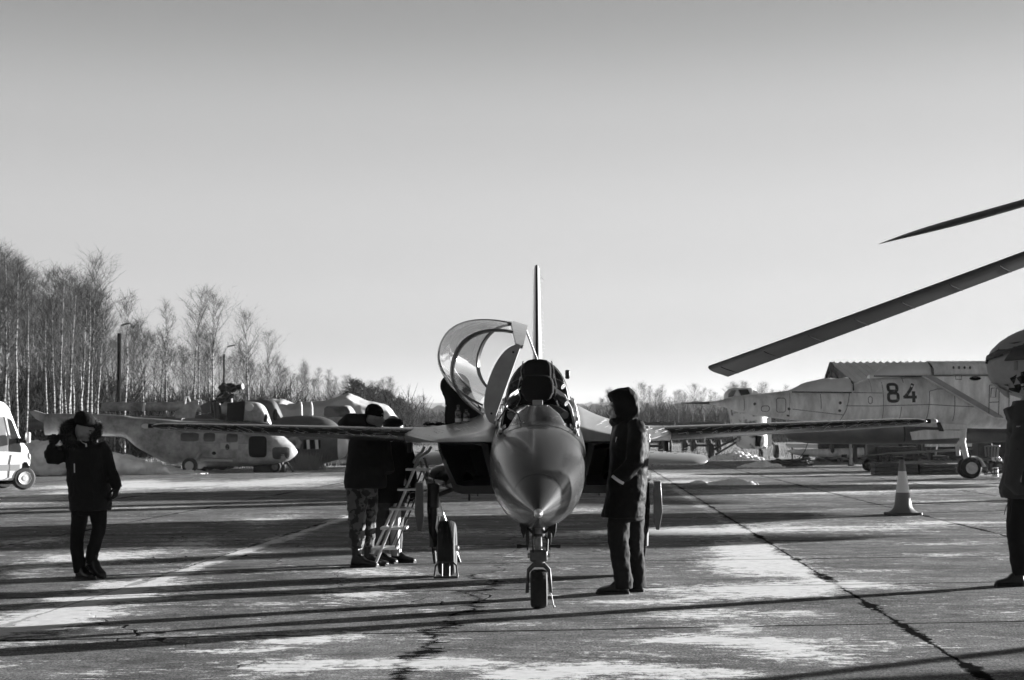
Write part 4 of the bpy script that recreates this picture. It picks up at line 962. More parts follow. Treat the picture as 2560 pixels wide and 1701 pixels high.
t_.body([(A5(0,1090).z,A5(385,0).x,.02,.16,.15,.15),(A5(0,1000).z,A5(390,0).x,.02,.18,.17,.17)], 18, axis='z')
remesh(t_, 'trousers', TROU2, rm, .010, 5, .022, .1)
for (u, y) in ((330,-.05),(440,.1)):
    m = MB(); so, Tt = boot(m, A5(u, 1532, y), math.pi-.05, .27, .11); bo = remesh(m, 'boot', BOOT, rm, .008, 3); so.build('sole', RUBBER, bo)
cd = MB()
for (a, c2, e) in (((262,1040),(240,1080),(220,1135)),((268,1040),(250,1100),(248,1180)),((270,1040),(262,1110),(252,1165)),((258,1042),(232,1090),(222,1120))):
    cd.tube([A5(*a,-.2), A5(*c2,-.2), A5(*e,-.2)], .0022, 5)
cd.build('hanging_cord', JBLACK, rm)
# =================================================================== parked aircraft, vehicles and clutter
MIGP = M('faded_grey_paint', .66, .6, var=.34, vs=1.5, bump=.04, bs=6, stretch=(2.2,1,.7))
MIGD = M('grey_dielectric', .17, .6, var=.2, vs=1.5)
LINEM = M('panel_line_dirt', .09, .8, var=.5, vs=6)
TARP = M('pale_tarpaulin', .42, .75, var=.12, vs=1.2, bump=.25, bs=2.2)
TARPB = M('canvas_cover', .62, .85, var=.10, vs=2, bump=.2, bs=4)
NUMB = Mpatch('number_paint', .03, .14, 7, .60, .7)
OLIVE = M('faded_heli_paint', .25, .5, var=.65, vs=1.9, bump=.05, bs=5)
OLIVED = M('dark_heli_paint', .06, .55, var=.35, vs=1.5)
WINDOW = M('dusty_window', .035, .25, var=.35, vs=3)
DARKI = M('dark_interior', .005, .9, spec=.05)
WHITEP = M('van_white', .88, .3, var=.04, vs=2, coat=.3)
SNOWM = M('heaped_snow', .88, .85, var=.14, vs=3.0, bump=.7, bs=7)
WOODM = M('weathered_plank', .22, .8, var=.4, vs=5, stretch=(1,8,8))
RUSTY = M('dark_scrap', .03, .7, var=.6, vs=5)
PEEL = Mpatch('peeling_white_paint', .62, .10, 1.6, .56, .6, .04, detail=8)

def side_root(name, label, cat, px, py, group=None, D=None):
    g = G(px, py); return thing(name, label, cat, (g.x, g.y, 0), 0, group), g.y
class Side:
    """a thing seen side on: image coordinates -> its own metres"""
    def __init__(s, name, label, cat, px, py, ox, oy, sc, group=None):
        s.o, s.D = side_root(name, label, cat, px, py, group); s.base = s.o.location.copy(); s.ox, s.oy, s.sc = ox, oy, sc
    def __call__(s, u, v, y=0.0):
        p = P(s.ox + u*s.sc, s.oy + v*s.sc, s.D); return Vector((p.x - s.base.x, y, p.z))

def wheel2(parent, c, r, w, axis='y', mats=(None, None), nm='wheel'):
    t = MB().lathe([(r*.55,-w/2),(r*.85,-w/2),(r*.97,-w*.35),(r,-w*.1),(r,w*.1),(r*.97,w*.35),(r*.85,w/2),(r*.55,w/2)], 32, axis=axis, c=c).build(nm, RUBBER, parent, smooth=35)
    MB().lathe([(.02,-w*.56),(r*.20,-w*.56),(r*.24,-w*.515),(r*.48,-w*.515),(r*.54,-w*.56),(r*.56,-w*.50),(r*.56,w*.50),(r*.54,w*.56),(r*.48,w*.515),(r*.24,w*.515),(r*.20,w*.56),(.02,w*.56)], 28, axis=axis, c=c).build('hub', mats[1] or GEARP, t, smooth=30)
    return t

# ------------------------------------------------------------------ large grey twin cockpit jet, number 84
g = Side('parked_jet', 'faded grey twin cockpit jet with number 84 and canvas covered canopies', 'jet', 2423, 1197, 1700, 820, .3644)
o = g.o
prof = [(190,513,517),(310,488,548),(430,470,587),(560,452,608),(740,430,632),(940,405,650),(1150,395,662),(1300,345,668),(1500,332,674),(1700,330,680),(2000,330,690),(2400,330,695),(3000,335,690),(3900,350,680),(4600,380,640)]
hwm = [.02,.22,.36,.45,.56,.66,.72,.78,.84,.88,.92,.95,.95,.9,.6]
st_ = []
for (u, vt, vb), h in zip(prof, hwm):
    a = g(u, vt); c2 = g(u, vb); zc = a.z*.45 + c2.z*.55; st_.append((a.x, 0, zc, h, a.z - zc, zc - c2.z, 2.15))
MB().body(st_, 40, axis='x', fine=120).build('fuselage', MIGP, o, smooth=60)
a = g(190,516); MB().tube([a + Vector((.05,0,0)), g(110,518), g(60,517), g(5,516)], [.05,.03,.026,.012], 10).tube([g(75,514), g(92,506), g(105,487)], [.02,.015,.006], 6).build('nose_probe', M('probe_dark', .07, .5), o)
# side surface for panel lines and numbers
def mside(u, v, off=.006):
    p = g(u, v); xs = [r[0] for r in st_]
    f = lambda k: float(np.interp(p.x, xs, [r[k] for r in st_]))
    zc, hw, hu, hd = f(2), f(3), f(4), f(5); q = np.clip(abs(p.z - zc)/(hu if p.z > zc else hd), 0, .98)
    return Vector((p.x, -(hw*(1 - q**2.15)**(1/2.15)) - off, p.z))
def mline(parent, pts, w=.010, mat=LINEM, nm='panel_line'):
    q = []
    for (u0, v0), (u1, v1) in zip(pts[:-1], pts[1:]):
        nn = max(2, int(math.hypot(u1-u0, v1-v0)/18)); q += [mside(u0+(u1-u0)*k/nn, v0+(v1-v0)*k/nn, .002) for k in range(nn)]
    q.append(mside(*pts[-1], .002)); return MB().tube(q, w, 5, flat=.5).build(nm, mat, parent)
for pts in ([(430,472),(430,585)], [(740,434),(728,560),(738,630)], [(1135,450),(1110,560),(1075,640)], [(1105,538),(1300,540),(1660,530),(1830,540),(2000,548)], [(1355,360),(1355,640)], [(1665,440),(1650,640)], [(1665,440),(1720,425),(1800,425)],
            [(1160,448),(1350,452)], [(940,455),(940,560)], [(1280,350),(1280,450)], [(750,560),(1090,600)], [(1830,430),(1830,640)], [(1500,345),(1500,380)], [(1475,545),(1470,640)]):
    mline(o, pts, .011)
def panel(u0, v0, u1, v1, nm='access_panel'):
    r_ = 10; mline(o, [(u0+r_,v0),(u1-r_,v0),(u1,v0+r_),(u1,v1-r_),(u1-r_,v1),(u0+r_,v1),(u0,v1-r_),(u0,v0+r_),(u0+r_,v0)], .012, nm=nm)
panel(645,485,705,580); panel(543,538,597,575); panel(1255,475,1280,525)
for (u, v) in ((500,525),(1068,518),(1065,570),(727,558),(725,600)):
    MB().ell(mside(u, v, .0), (.05,.012,.05), 12, 6).build('vent_port', LINEM, o)
# number
def stroke(parent, pts, w, nm):
    m = MB(); L_ = []
    for i, (u, v) in enumerate(pts):
        a_ = pts[max(i-1,0)]; b2 = pts[min(i+1,len(pts)-1)]; dx, dy = b2[0]-a_[0], b2[1]-a_[1]; l = math.hypot(dx, dy) or 1; nx_, ny_ = -dy/l*w/2, dx/l*w/2
        L_.append([mside(u+nx_, v+ny_, .012), mside(u-nx_, v-ny_, .012)])
    for i in range(len(L_)-1): m.add([*L_[i], *L_[i+1]], [(0,1,3,2)])
    return m
def rrect(cx, cy, rx, ry, n=28, e=3.2):
    return [(cx + math.copysign(abs(math.cos(q))**(2/e), math.cos(q))*rx, cy + math.copysign(abs(math.sin(q))**(2/e), math.sin(q))*ry) for q in [2*math.pi*k/n for k in range(n+1)]]
m = stroke(o, rrect(1420,416,29,24), 21, '8'); m2 = stroke(o, rrect(1420,480,32,28), 21, '8'); m.add(m2.v, m2.f)
num = m.build('number_eight', NUMB, o, smooth=0)
m = stroke(o, [(1560,388),(1540,425),(1518,455),(1492,484)], 20, '4'); m2 = stroke(o, [(1486,480),(1530,480),(1576,480)], 20, '4'); m.add(m2.v, m2.f); m2 = stroke(o, [(1556,440),(1556,480),(1556,516)], 22, '4'); m.add(m2.v, m2.f)
m.build('number_four', NUMB, o, smooth=0)
# canvas covers over the two canopies
def cover(rows, name, hws):
    ss = []
    for (u, vt, vb), h in zip(rows, hws):
        a_ = g(u, vt); c2 = g(u, vb); ss.append((a_.x, 0, c2.z, h, a_.z - c2.z, .06, 2.0))
    m = MB().body(ss, 36, axis='x', fine=40); mbx = MB(); mbx.v, mbx.f = m.v, m.f
    return remesh(mbx, name, TARPB, o, .05, 2, .07, .45, disp2=.03, d2scale=.18)
cover([(742,430,448),(800,402,450),(860,375,452),(940,355,452),(1040,346,452),(1140,342,440),(1158,352,425),(1162,380,425)], 'front_canopy_cover', [.15,.38,.50,.57,.61,.62,.60,.5])
cover([(1290,320,350),(1340,300,345),(1400,268,340),(1460,245,335),(1560,236,332),(1660,232,330),(1692,236,330),(1700,262,330)], 'rear_canopy_cover', [.2,.4,.5,.55,.58,.58,.55,.4])
for (u0, v0, u1, v1, y_) in ((745,444,1150,448,-.60),(1158,348,1160,436,-.60),(1300,336,1690,338,-.60),(1698,240,1702,330,-.58)):  # dark tubes: straps, plus the gap's shade below the covers put in as colour
    MB().tube([g(u0+(u1-u0)*k/8, v0+(v1-v0)*k/8, y_ if u1-u0 > 100 else -.1 - (abs(y_)-.08)*min(1, k/4)) for k in range(9)], .022, 6).build('strap_and_gap', M('strap_gap_dark', .02, .9), o)
ss = [(g(u,0).x, 0, g(0,332).z, h, g(0,vt).z - g(0,332).z, .05, 2.6) for u, vt, h in ((1700,238,.5),(1760,240,.55),(2000,240,.5),(2500,250,.4),(3400,300,.2))]
MB().body(ss, 30, axis='x', fine=30).build('dorsal_fairing', MIGP, o, smooth=50)
for k in range(4):
    a = g(1842+38*k, 278); MB().ell((a.x,-.56+.01*k,a.z), (.035,.02,.05), 10, 6).build('rivet_hole', LINEM, o)
# intake trunk: slanted lip
for s in (-1, 1):
    rr = []
    for u_top, u_bot, w0, w1, v0, v1 in ((1605,2065,.80,1.45,338,606),(1640,2085,.80,1.55,338,612),(2300,2300,.80,1.62,336,650),(3200,3200,.8,1.62,336,660),(4500,4500,.6,1.4,350,640)):
        t0 = g(u_top, v0); t1 = g(u_bot, v1)
        rr.append([(t0.x, s*w0, t0.z), (t0.x+.03, s*w1, t0.z-.04), (t1.x, s*w1, t1.z), (t1.x, s*w0, t1.z-.02)])
    tr = MB().rings(rr).build('intake_trunk', MIGP, o, smooth=30, bevel=.02)
    e0, e1 = g(1600,336), g(2063,606)
    MB().rings([[(e.x-.05, s*1.46, e.z), (e.x+.16, s*1.585, e.z), (e.x+.22, s*1.585, e.z-.08), (e.x+.0, s*1.46, e.z-.06)] for e in (e0, e1)]).build('intake_lip', M('lip_grey', .27, .6, var=.2, vs=3), tr)
    if s < 0:
        xx = lambda u, v: (g(u,v).x, -1.625, g(u,v).z)
        for pts in ([(2015,405),(2080,400),(2075,600)], [(2015,405),(2010,595)], [(2148,390),(2140,640)], [(2012,520),(2075,516)], [(2028,425),(2060,425),(2055,485),(2022,485),(2028,425)], [(2150,600),(2290,610)], [(1790,340),(1830,345),(1828,368),(1790,366),(1790,340)]):
            MB().tube([xx(*p_) for p_ in pts], .012, 5).build('panel_line', LINEM, tr)
        MB().ell(xx(1920,360), (.18,.05,.065), 18, 8).build('auxiliary_inlet', DARKI, tr)
        MB().ell(xx(2065,358), (.26,.06,.08), 18, 8).build('blister_fairing', MIGP, tr)
# nose gear
wc = g(1985,960); 
for s in (-1, 1): wheel2(o, (wc.x, s*.16, .34), .34, .22, 'y', (None, M('mig_hub', .6, .5, var=.2, vs=8)), 'nose_wheel')
MB().tube([(wc.x-.02,0,.34),(wc.x-.20,0,1.15),(wc.x-.12,0,1.9)], [.08,.10,.12], 14).build('nose_strut', MIGP, o)
MB().tube([(wc.x-.3,0.16,.75),(wc.x-.36,0,1.05),(wc.x-.16,0,1.3)], .07, 10).build('strut_link', MIGP, o)
MB().rings([[(wc.x+.15+x, y, .34+z) for x, z in ((0,.38),(.16,.30),(.30,.05),(.26,.04),(.12,.26),(0,.34))] for y in (-.3,.3)]).build('mudguard', MIGP, o)
a, c2 = g(1545,715), g(1900,760); MB().prism([tuple(g(*q).xz) for q in ((1545,716),(1640,700),(1930,705),(1905,755),(1560,770))], -.62, -.56).build('nose_gear_door', MIGP, o, bevel=.01)
MB().prism([tuple(g(*q).xz) for q in ((1755,650),(1935,650),(1930,700),(1770,700))], -.5, -.45).build('bay_door', MIGP, o, bevel=.01)
MB().prism([tuple(g(*q).xz) for q in ((1720,650),(1745,650),(1770,710),(1735,710))], -.7, -.66).build('door_strut', JBLACK, o)
for s in (-1, 1):
    wheel2(o, (wc.x + 5.6, s*1.9, .62), .62, .35, 'y', nm='main_wheel'); MB().tube([(wc.x+5.6, s*1.7, .62),(wc.x+5.4, s*1.5, 2.0)], .12, 12).build('main_strut', MIGP, o)
    MB().rings([[(g(2600,0).x+dx, s*w, 2.95-.1*(w-1.6)/5) for dx in (off, off+ch*.5, off+ch)] + [(g(2600,0).x+dx, s*w, 2.83-.1*(w-1.6)/5) for dx in (off+ch, off+ch*.5, off)] for w, off, ch in ((1.5,2.2,5.0),(6.5,6.0,2.0))]).build('main_wing', MIGP, o, smooth=40)
    MB().rings([[(g(4000,0).x+x*1.0, s*(.9+.05*z), 3.2+z) for x, z in ((0,0),(2.4,2.6),(3.6,2.7),(3.4,0))], [(g(4000,0).x+x*1.0, s*(.98+.05*z), 3.2+z) for x, z in ((0,0),(2.4,2.6),(3.6,2.7),(3.4,0))]]).build('tail_fin', MIGP, o)

# long dark tank slung beneath it
tk = Side('belly_tank', 'long dark grey drop tank slung below the number 84 jet', 'fuel tank', 2000, 1197, 1700, 820, .3644)
rows = [(695,720,726),(710,690,750),(760,668,775),(900,655,795),(1200,655,800),(1500,660,800),(1900,672,796),(2250,690,780)]
MB().body([(tk(u,0).x, .0, (tk(u,vt).z+tk(u,vb).z)/2, (tk(u,vt).z-tk(u,vb).z)/2, (tk(u,vt).z-tk(u,vb).z)/2, (tk(u,vt).z-tk(u,vb).z)/2) for u, vt, vb in rows], 30, axis='x', fine=50).build('tank_shell', M('tank_paint', .075, .5, var=.3, vs=2), tk.o, smooth=60)
MB().lathe([(.36,tk(1508,0).x-.02),(.372,tk(1508,0).x),(.36,tk(1508,0).x+.02)], 30, axis='x', c=(0,0,tk(0,730).z)).build('seam_band', JBLACK, tk.o)
for px, y0_, y1_, lab in ((2050,1105,1145,'thin pale post standing behind the belly tank, the farther one'),(2127,1105,1165,'thin pale post standing behind the belly tank, nearer the rotor blade tip')):
    q = G(px, y1_); po = thing('marker_post', lab, 'post', (q.x, q.y, 0), 0, 'pale posts under the big jet'); hh = P(px, y0_, q.y).z
    MB().box((0,0,hh/2),(.11,.11,hh)).build('shaft', M('pale_post', .30, .7, var=.2, vs=5), po, bevel=.008); MB().box((0,0,.03),(.24,.24,.06)).build('foot', RUSTY, po)
for x in (0, 3.2): MB().box((tk(900,0).x + x, 0, tk(0,690).z + .35), (.5,.12,.7)).build('tank_pylon', MIGD, tk.o)

# rotor blades lying on trestles below the jet
def lying_blade(label, pts, y, w, loc):
    b0 = Side('rotor_blade', label, 'rotor blade', 2220, 1180, 1700, 820, .3644, 'rotor blades laid on trestles')
    rr = []
    for i, (u, v) in enumerate(pts):
        p_ = b0(u, v, y); kx = (.25 if i == 0 else 1.0)
        rr.append([(p_.x, p_.y - w*kx, p_.z), (p_.x, p_.y - w*.4*kx, p_.z+.05*kx), (p_.x, p_.y + w*.6*kx, p_.z + .03), (p_.x, p_.y + w*kx, p_.z-.01), (p_.x, p_.y, p_.z-.05*kx)])
    MB().rings(rr).build('blade_skin', M('blade_top_grey', .16, .4, var=.2, vs=4), b0.o, smooth=50)
    for t in (.25, .75):
        i = t*(len(pts)-1); a_, c_ = pts[int(i)], pts[min(int(i)+1, len(pts)-1)]; u = a_[0]+(c_[0]-a_[0])*(i-int(i)); v = a_[1]+(c_[1]-a_[1])*(i-int(i))
        p_ = b0(u, v, y); MB().prism([(p_.x-.35,.0),(p_.x-.28,0),(p_.x-.03,p_.z-.06),(p_.x+.03,p_.z-.06),(p_.x+.28,0),(p_.x+.35,0),(p_.x+.05,p_.z-.0),(p_.x-.05,p_.z-.0)], y-.1, y+.1).build('trestle', RUSTY, b0.o)
lying_blade('upper long rotor blade laid on trestles under the number 84 jet', [(1215,878),(1400,862),(1700,845),(1950,832),(2070,830)], -.8, .25, 0)
lying_blade('lower long dark rotor blade laid close to the ground beside the nose wheel', [(1245,925),(1400,920),(1700,916),(1950,912),(2150,905)], -1.2, .25, 0)
# boxes and stores in the dark below
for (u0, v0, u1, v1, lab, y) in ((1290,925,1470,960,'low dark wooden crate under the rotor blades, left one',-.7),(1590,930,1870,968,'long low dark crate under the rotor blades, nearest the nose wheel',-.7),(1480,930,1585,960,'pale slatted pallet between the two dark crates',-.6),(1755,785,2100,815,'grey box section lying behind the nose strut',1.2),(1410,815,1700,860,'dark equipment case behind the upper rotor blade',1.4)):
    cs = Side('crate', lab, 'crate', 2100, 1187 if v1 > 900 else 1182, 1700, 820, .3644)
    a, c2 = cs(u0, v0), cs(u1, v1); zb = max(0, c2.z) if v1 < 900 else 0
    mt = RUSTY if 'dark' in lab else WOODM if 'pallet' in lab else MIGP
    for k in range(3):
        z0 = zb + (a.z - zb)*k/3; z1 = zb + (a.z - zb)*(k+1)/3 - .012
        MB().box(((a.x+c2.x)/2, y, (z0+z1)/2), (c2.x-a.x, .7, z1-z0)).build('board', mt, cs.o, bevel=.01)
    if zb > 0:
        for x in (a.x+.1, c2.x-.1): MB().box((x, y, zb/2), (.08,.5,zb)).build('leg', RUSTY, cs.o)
# white missile-like store and second body left of the posts
sv_ = Side('stored_pod', 'pale cylindrical pod lying on blocks beside the posts', 'pod', 2020, 1152, 1700, 820, .3644)
rows = [(720,842,846),(760,835,866),(860,832,882),(1000,830,888),(1080,826,892),(1240,822,888)]
MB().body([(sv_(u,0).x,0,(sv_(u,a).z+sv_(u,c).z)/2,(sv_(u,a).z-sv_(u,c).z)/2,(sv_(u,a).z-sv_(u,c).z)/2,(sv_(u,a).z-sv_(u,c).z)/2) for u,a,c in rows], 24, axis='x', fine=24).build('pod_shell', MIGP, sv_.o, smooth=60)
MB().lathe([(.28,-.1),(.34,0),(.28,.1)], 20, axis='x', c=tuple(sv_(1040,832))).build('end_ring', RUSTY, sv_.o)
for u in (860, 1120): a = sv_(u, 880); MB().box((a.x,0,.16),(.3,.5,.34)).build('block', RUSTY, sv_.o)
wp = Side('aircraft_panel', 'white sheet metal panel lying propped behind the pod', 'panel', 1985, 1150, 1700, 820, .3644)
MB().prism([tuple(wp(*q).xz) for q in ((740,795),(1020,800),(1025,828),(760,822))], .9, 1.0).build('sheet', M('white_sheet', .5, .6, var=.2, vs=2), wp.o, bevel=.02)
for u in (790, 990): a = wp(u, 815); MB().box((a.x,.95,a.z/2),(.08,.08,a.z)).build('leg', RUSTY, wp.o)
# planks and scrap lying on the ground
for i, (u0, v0, u1, v1, lab) in enumerate(((765,898,890,950,'plank running toward the camera at the left of the plank pile'),(800,893,880,915,'short plank behind the left end of the plank pile'),(870,895,975,918,'wide pale plank in the middle of the pile'),(960,900,1065,918,'plank lying right of the pile middle'),(1070,905,1140,922,'short plank at the right end of the pile'))):
    q0 = G(1700+u0*.3644, 820+v0*.3644); q1 = G(1700+u1*.3644, 820+v1*.3644)
    d = q1 - q0; d.z = 0; L_ = min(d.length, 3.0); rz = math.atan2(d.y, d.x); mid = q1 - d.normalized()*L_/2
    t = thing('plank', lab, 'plank', (mid.x, mid.y, 0), rz, 'planks piled beside the apron')
    MB().box((0,0,.16),(L_,.26,.06)).build('board', WOODM, t, bevel=.008); MB().box((-L_*.35,0,.065),(.14,.3,.13)).build('batten', RUSTY, t); MB().box((L_*.35,0,.065),(.14,.3,.13)).build('batten', RUSTY, t)
sp0 = G(1975,1167); scr = thing('scrap_coil', 'heap of dark tangled scrap beside the planks', 'scrap', (sp0.x, sp0.y, 0))
m = MB()
for k in range(26):
    a = rnd.uniform(0,6.3); m.tube([(rnd.uniform(-.9,.9), rnd.uniform(-.3,.3), rnd.uniform(.02,.35)) for _ in range(4)], .03, 5)
m.ell((0,0,.08),(.8,.5,.2),16,8); m.build('tangle', RUSTY, scr); MB().tube([(.3,0,.2),(.7,.1,.7),(.85,.1,1.1)], .02, 6).build('bent_rod', RUSTY, scr)

# equipment in the dark under the big jet
def trolley(label, u0, u1, vt, vb, py, y, kind):
    t = Side('equipment_trolley', label, 'trolley', 1700+(u0+u1)/2*.3644, py, 1700, 820, .3644, 'trolleys under the big jet')
    a, c2 = t(u0, vt), t(u1, vb); L_ = c2.x - a.x; hgt = a.z
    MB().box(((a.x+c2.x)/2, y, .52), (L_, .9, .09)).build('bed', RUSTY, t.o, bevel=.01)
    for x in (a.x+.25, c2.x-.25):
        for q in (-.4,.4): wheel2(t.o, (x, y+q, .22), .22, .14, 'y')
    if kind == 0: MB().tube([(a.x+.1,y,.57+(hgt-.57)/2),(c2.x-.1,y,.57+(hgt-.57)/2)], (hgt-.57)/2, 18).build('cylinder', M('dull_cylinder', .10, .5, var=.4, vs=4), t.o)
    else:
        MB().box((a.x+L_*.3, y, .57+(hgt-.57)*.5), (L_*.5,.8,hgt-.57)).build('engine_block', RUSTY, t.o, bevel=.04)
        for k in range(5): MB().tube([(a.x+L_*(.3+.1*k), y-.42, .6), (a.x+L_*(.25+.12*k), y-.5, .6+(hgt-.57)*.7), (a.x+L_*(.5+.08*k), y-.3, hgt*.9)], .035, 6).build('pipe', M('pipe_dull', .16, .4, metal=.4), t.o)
    MB().tube([(c2.x, y, .5),(c2.x+.9, y-.1, .25)], .04, 6).build('tow_bar', RUSTY, t.o)
trolley('dark trolley with a cylinder, left one under the big jet', 1300, 1560, 800, 900, 1180, 1.0, 0)
trolley('dark trolley with an engine block, behind the nose strut', 1600, 1900, 770, 900, 1178, 1.6, 1)
trolley('dark trolley with pipes, right of the nose wheel', 2060, 2260, 790, 930, 1184, .8, 1)
tb = Side('tow_frame', 'low dark tow frame on the ground right of the nose wheel', 'tow bar', 2480, 1192, 1700, 820, .3644)
for pts in ([(2030,985),(2140,960),(2300,955)], [(2030,1000),(2150,990),(2300,985)], [(2100,960),(2100,1005)], [(2170,955),(2172,990)], [(2050,965),(2050,1000)]): MB().tube([tb(u, v, -.9) for u, v in pts], .025, 6).build('tube', RUSTY, tb.o)
for u in (2130, 2160, 2175): MB().ell(tuple(tb(u, 890+(u%40), -.3)), (.06,.06,.07), 10, 8).build('bright_fitting', M('fitting_bright', .6, .2, metal=.6), tb.o)
MB().lathe([(.10,0),(.10,.28),(.04,.3)], 16, c=(tb(2105,0).x,-.5,.02)).build('canister', M('canister_white', .6, .4), tb.o)

# ------------------------------------------------------------------ snow heaps
def heap(name, label, px, py, w, d, h, seed, group='heaps of cleared snow', lump=1.0):
    q = G(px, py); t_ = MB(); r_ = random.Random(seed)
    for k in range(int(90*lump)):
        a = r_.uniform(0, 6.28); rr_ = r_.random()**.6; x = math.cos(a)*rr_*w/2; y = math.sin(a)*rr_*d/2; f = 1 - rr_**1.6
        s_ = h*r_.uniform(.07,.24); t_.ell((x, y, max(0, h*f*.75 - s_*.2)), (s_*r_.uniform(1,2), s_*r_.uniform(1,1.6), s_), 12, 8)
    t_.ell((0,0,0),(w*.46,d*.46,h*.62),20,10)
    ob = remesh(t_, name, SNOWM, None, max(.025, h*.045), 3, h*.16, h*.35, disp2=h*.06, d2scale=h*.10)
    ob.location = (q.x, q.y, -.02); tag(ob, label, 'snow heap', group); return ob
heap('snow_heap', 'low smooth snow heap on the slabs, the nearest one, right of the aircraft tail', 1830, 1212, 1.6, 1.2, .24, 1)
heap('snow_heap', 'lumpy bright snow heap beside the dark scrap', 1905, 1169, 2.0, 1.3, .36, 2)
heap('snow_heap', 'long dirty heap of snow clods by the wrecked helicopter wheels', 1840, 1150, 3.2, 1.8, .58, 3)
heap('snow_heap', 'tiny snow lump near the low smooth heap', 1745, 1208, .6, .5, .12, 4)
# ploughed bank on the left, along the wood
bk = MB(); r_ = random.Random(11)
for k in range(150):
    t = k/149; px = -60 + 520*t; q = G(px, 1189 - 3*t); hh = (1.35 if t < .45 else 1.35 - 1.25*((t-.45)/.55)**.9)*r_.uniform(.75,1.05)
    s_ = hh*r_.uniform(.35,.6); bk.ell((q.x + r_.uniform(-.2,.2), q.y + r_.uniform(-.3,1.6), max(.0, hh - s_)*.95), (s_*1.5, s_*1.3, s_), 12, 8)
    bk.ell((q.x, q.y + .9, 0), (.8, 1.0, hh*.8), 12, 8)
bank = remesh(bk, 'snow_bank', SNOWM, None, .09, 3, .30, .5, disp2=.10, d2scale=.16)
tag(bank, 'long ploughed bank of white snow running along the edge of the wood', 'snow bank')

# ------------------------------------------------------------------ traffic cone
q = G(2258, 1288); cn = thing('traffic_cone', 'tall traffic cone with a white reflective collar on the slabs', 'traffic cone', (q.x, q.y, 0), .3)
CONED = M('cone_colour', .14, .5, var=.1, vs=5)
MB().prism([(-.26,-.22),(-.22,-.26),(.22,-.26),(.26,-.22),(.26,.22),(.22,.26),(-.22,.26),(-.26,.22)], 0, .05, plane='xy').build('foot', M('cone_base', .05, .6), cn, bevel=.008)
cr_ = lambda z: .045 + (1-z/.98)**1.15*.135
zz = [.05,.065,.09,.15,.25,.40]
MB().lathe([(cr_(z) + (.10*max(0, 1-(z-.05)/.10)**2), z) for z in zz], 32).build('lower_cone', CONED, cn)
MB().lathe([(cr_(z)+.002, z) for z in (.40,.5,.6,.7,.78)], 32).build('white_collar', M('cone_white', .75, .45), cn)
MB().lathe([(cr_(z), z) for z in (.78,.85,.92,.97)] + [(.03,.98)], 32).build('upper_cone', CONED, cn)

# ------------------------------------------------------------------ shed with corrugated roof
D = 82; a = P(2077, 906, D); e = P(2062, 946, D)
sh = thing('open_shed', 'open sided shed with a pale corrugated metal roof behind the number 84 jet', 'shed', (a.x, D, 0))
Hr = a.z; CORR = M('corrugated_zinc', .62, .5, metal=.1, var=.2, vs=.8)
Ls = 26; prof_ = []
for i in range(int(Ls/.18)+1):
    x = i*.18; dz = .05*(1 if i % 2 else -1); prof_.append((x, dz))
for s, nm in ((-1,'front_roof'), (1,'rear_roof')):
    m = MB(); rows = [[(x + sh_, s*yy, zz_ + dz) for x, dz in prof_] for yy, zz_, sh_ in ((0,Hr,0),(2.2,Hr-1.25,.9),(4.2,Hr-2.35,1.7))] if s < 0 else [[(x, s*yy, zz_ + dz) for x, dz in prof_] for yy, zz_ in ((0,Hr,),(4.2,Hr-2.35))]
    m.rings(rows, caps=False, closed=False); m.build(nm, CORR, sh, smooth=0)
for s, nm in ((0,'gable'),):
    for pts in ([(0,-4.2,Hr-2.4),(0,0,Hr-.05)], [(0,4.2,Hr-2.4),(0,0,Hr-.05)], [(0,-4.2,Hr-2.4),(0,4.2,Hr-2.4)], [(0,0,Hr-.05),(0,0,Hr-2.4)], [(0,-2.1,Hr-1.2),(0,0,Hr-2.4)], [(0,2.1,Hr-1.2),(0,0,Hr-2.4)]):
        MB().tube(pts, .09, 6).build('roof_truss', RUSTY, sh)
MB().box((Ls/2,3.9,(Hr-2.4)/2),(Ls,.15,Hr-2.4)).build('rear_wall', RUSTY, sh)
for x in (.3, 6, 12, 18, 24):
    MB().box((x,-4.0,(Hr-2.4)/2),(.2,.2,Hr-2.4)).build('post', RUSTY, sh)

# ------------------------------------------------------------------ wrecked helicopter behind the nose of the jet
w = Side('wrecked_helicopter', 'derelict helicopter with peeling white paint and broken cabin glazing', 'helicopter', 1860, 1146, 1700, 820, .3644)
o = w.o
ss = []
for v, l, r_ in ((830,440,600),(800,400,612),(745,385,618),(690,375,618),(620,360,612),(560,345,600),(510,335,580),(485,335,560)):
    a = w(l, v); c2 = w(r_, v); ss.append((a.z, (a.x+c2.x)/2, .8, (c2.x-a.x)/2, 1.9, 1.5, 2.6))
MB().body(ss, 28, axis='z', fine=30).build('hull', PEEL, o, smooth=60)
ss = []
for v, l, r_ in ((490,318,560),(450,325,550),(420,350,525),(413,360,515)):
    a = w(l, v); c2 = w(r_, v); ss.append((a.z, (a.x+c2.x)/2, .9, (c2.x-a.x)/2, 1.4, 1.1, 3.0))
MB().body(ss, 24, axis='z', fine=12).build('cabin', M('cabin_frame_white', .5, .5, var=.3, vs=3), o, smooth=60)
MB().prism([tuple(w(*q).xz) for q in ((395,425),(460,420),(478,455),(415,465))], -.24, -.19).build('cabin_window', DARKI, o)
MB().prism([tuple(w(*q).xz) for q in ((330,455),(350,430),(385,425),(362,470),(328,478))], -.22, -.17).build('cabin_window', WINDOW, o)
MB().prism([tuple(w(*q).xz) for q in ((500,425),(525,435),(545,462),(490,460))], -.2, -.16).build('cabin_window', M('bright_glass', .6, .2), o)
MB().prism([tuple(w(*q).xz) for q in ((505,740),(545,742),(535,815),(500,812))], -.85, -.75).build('open_hatch', DARKI, o)
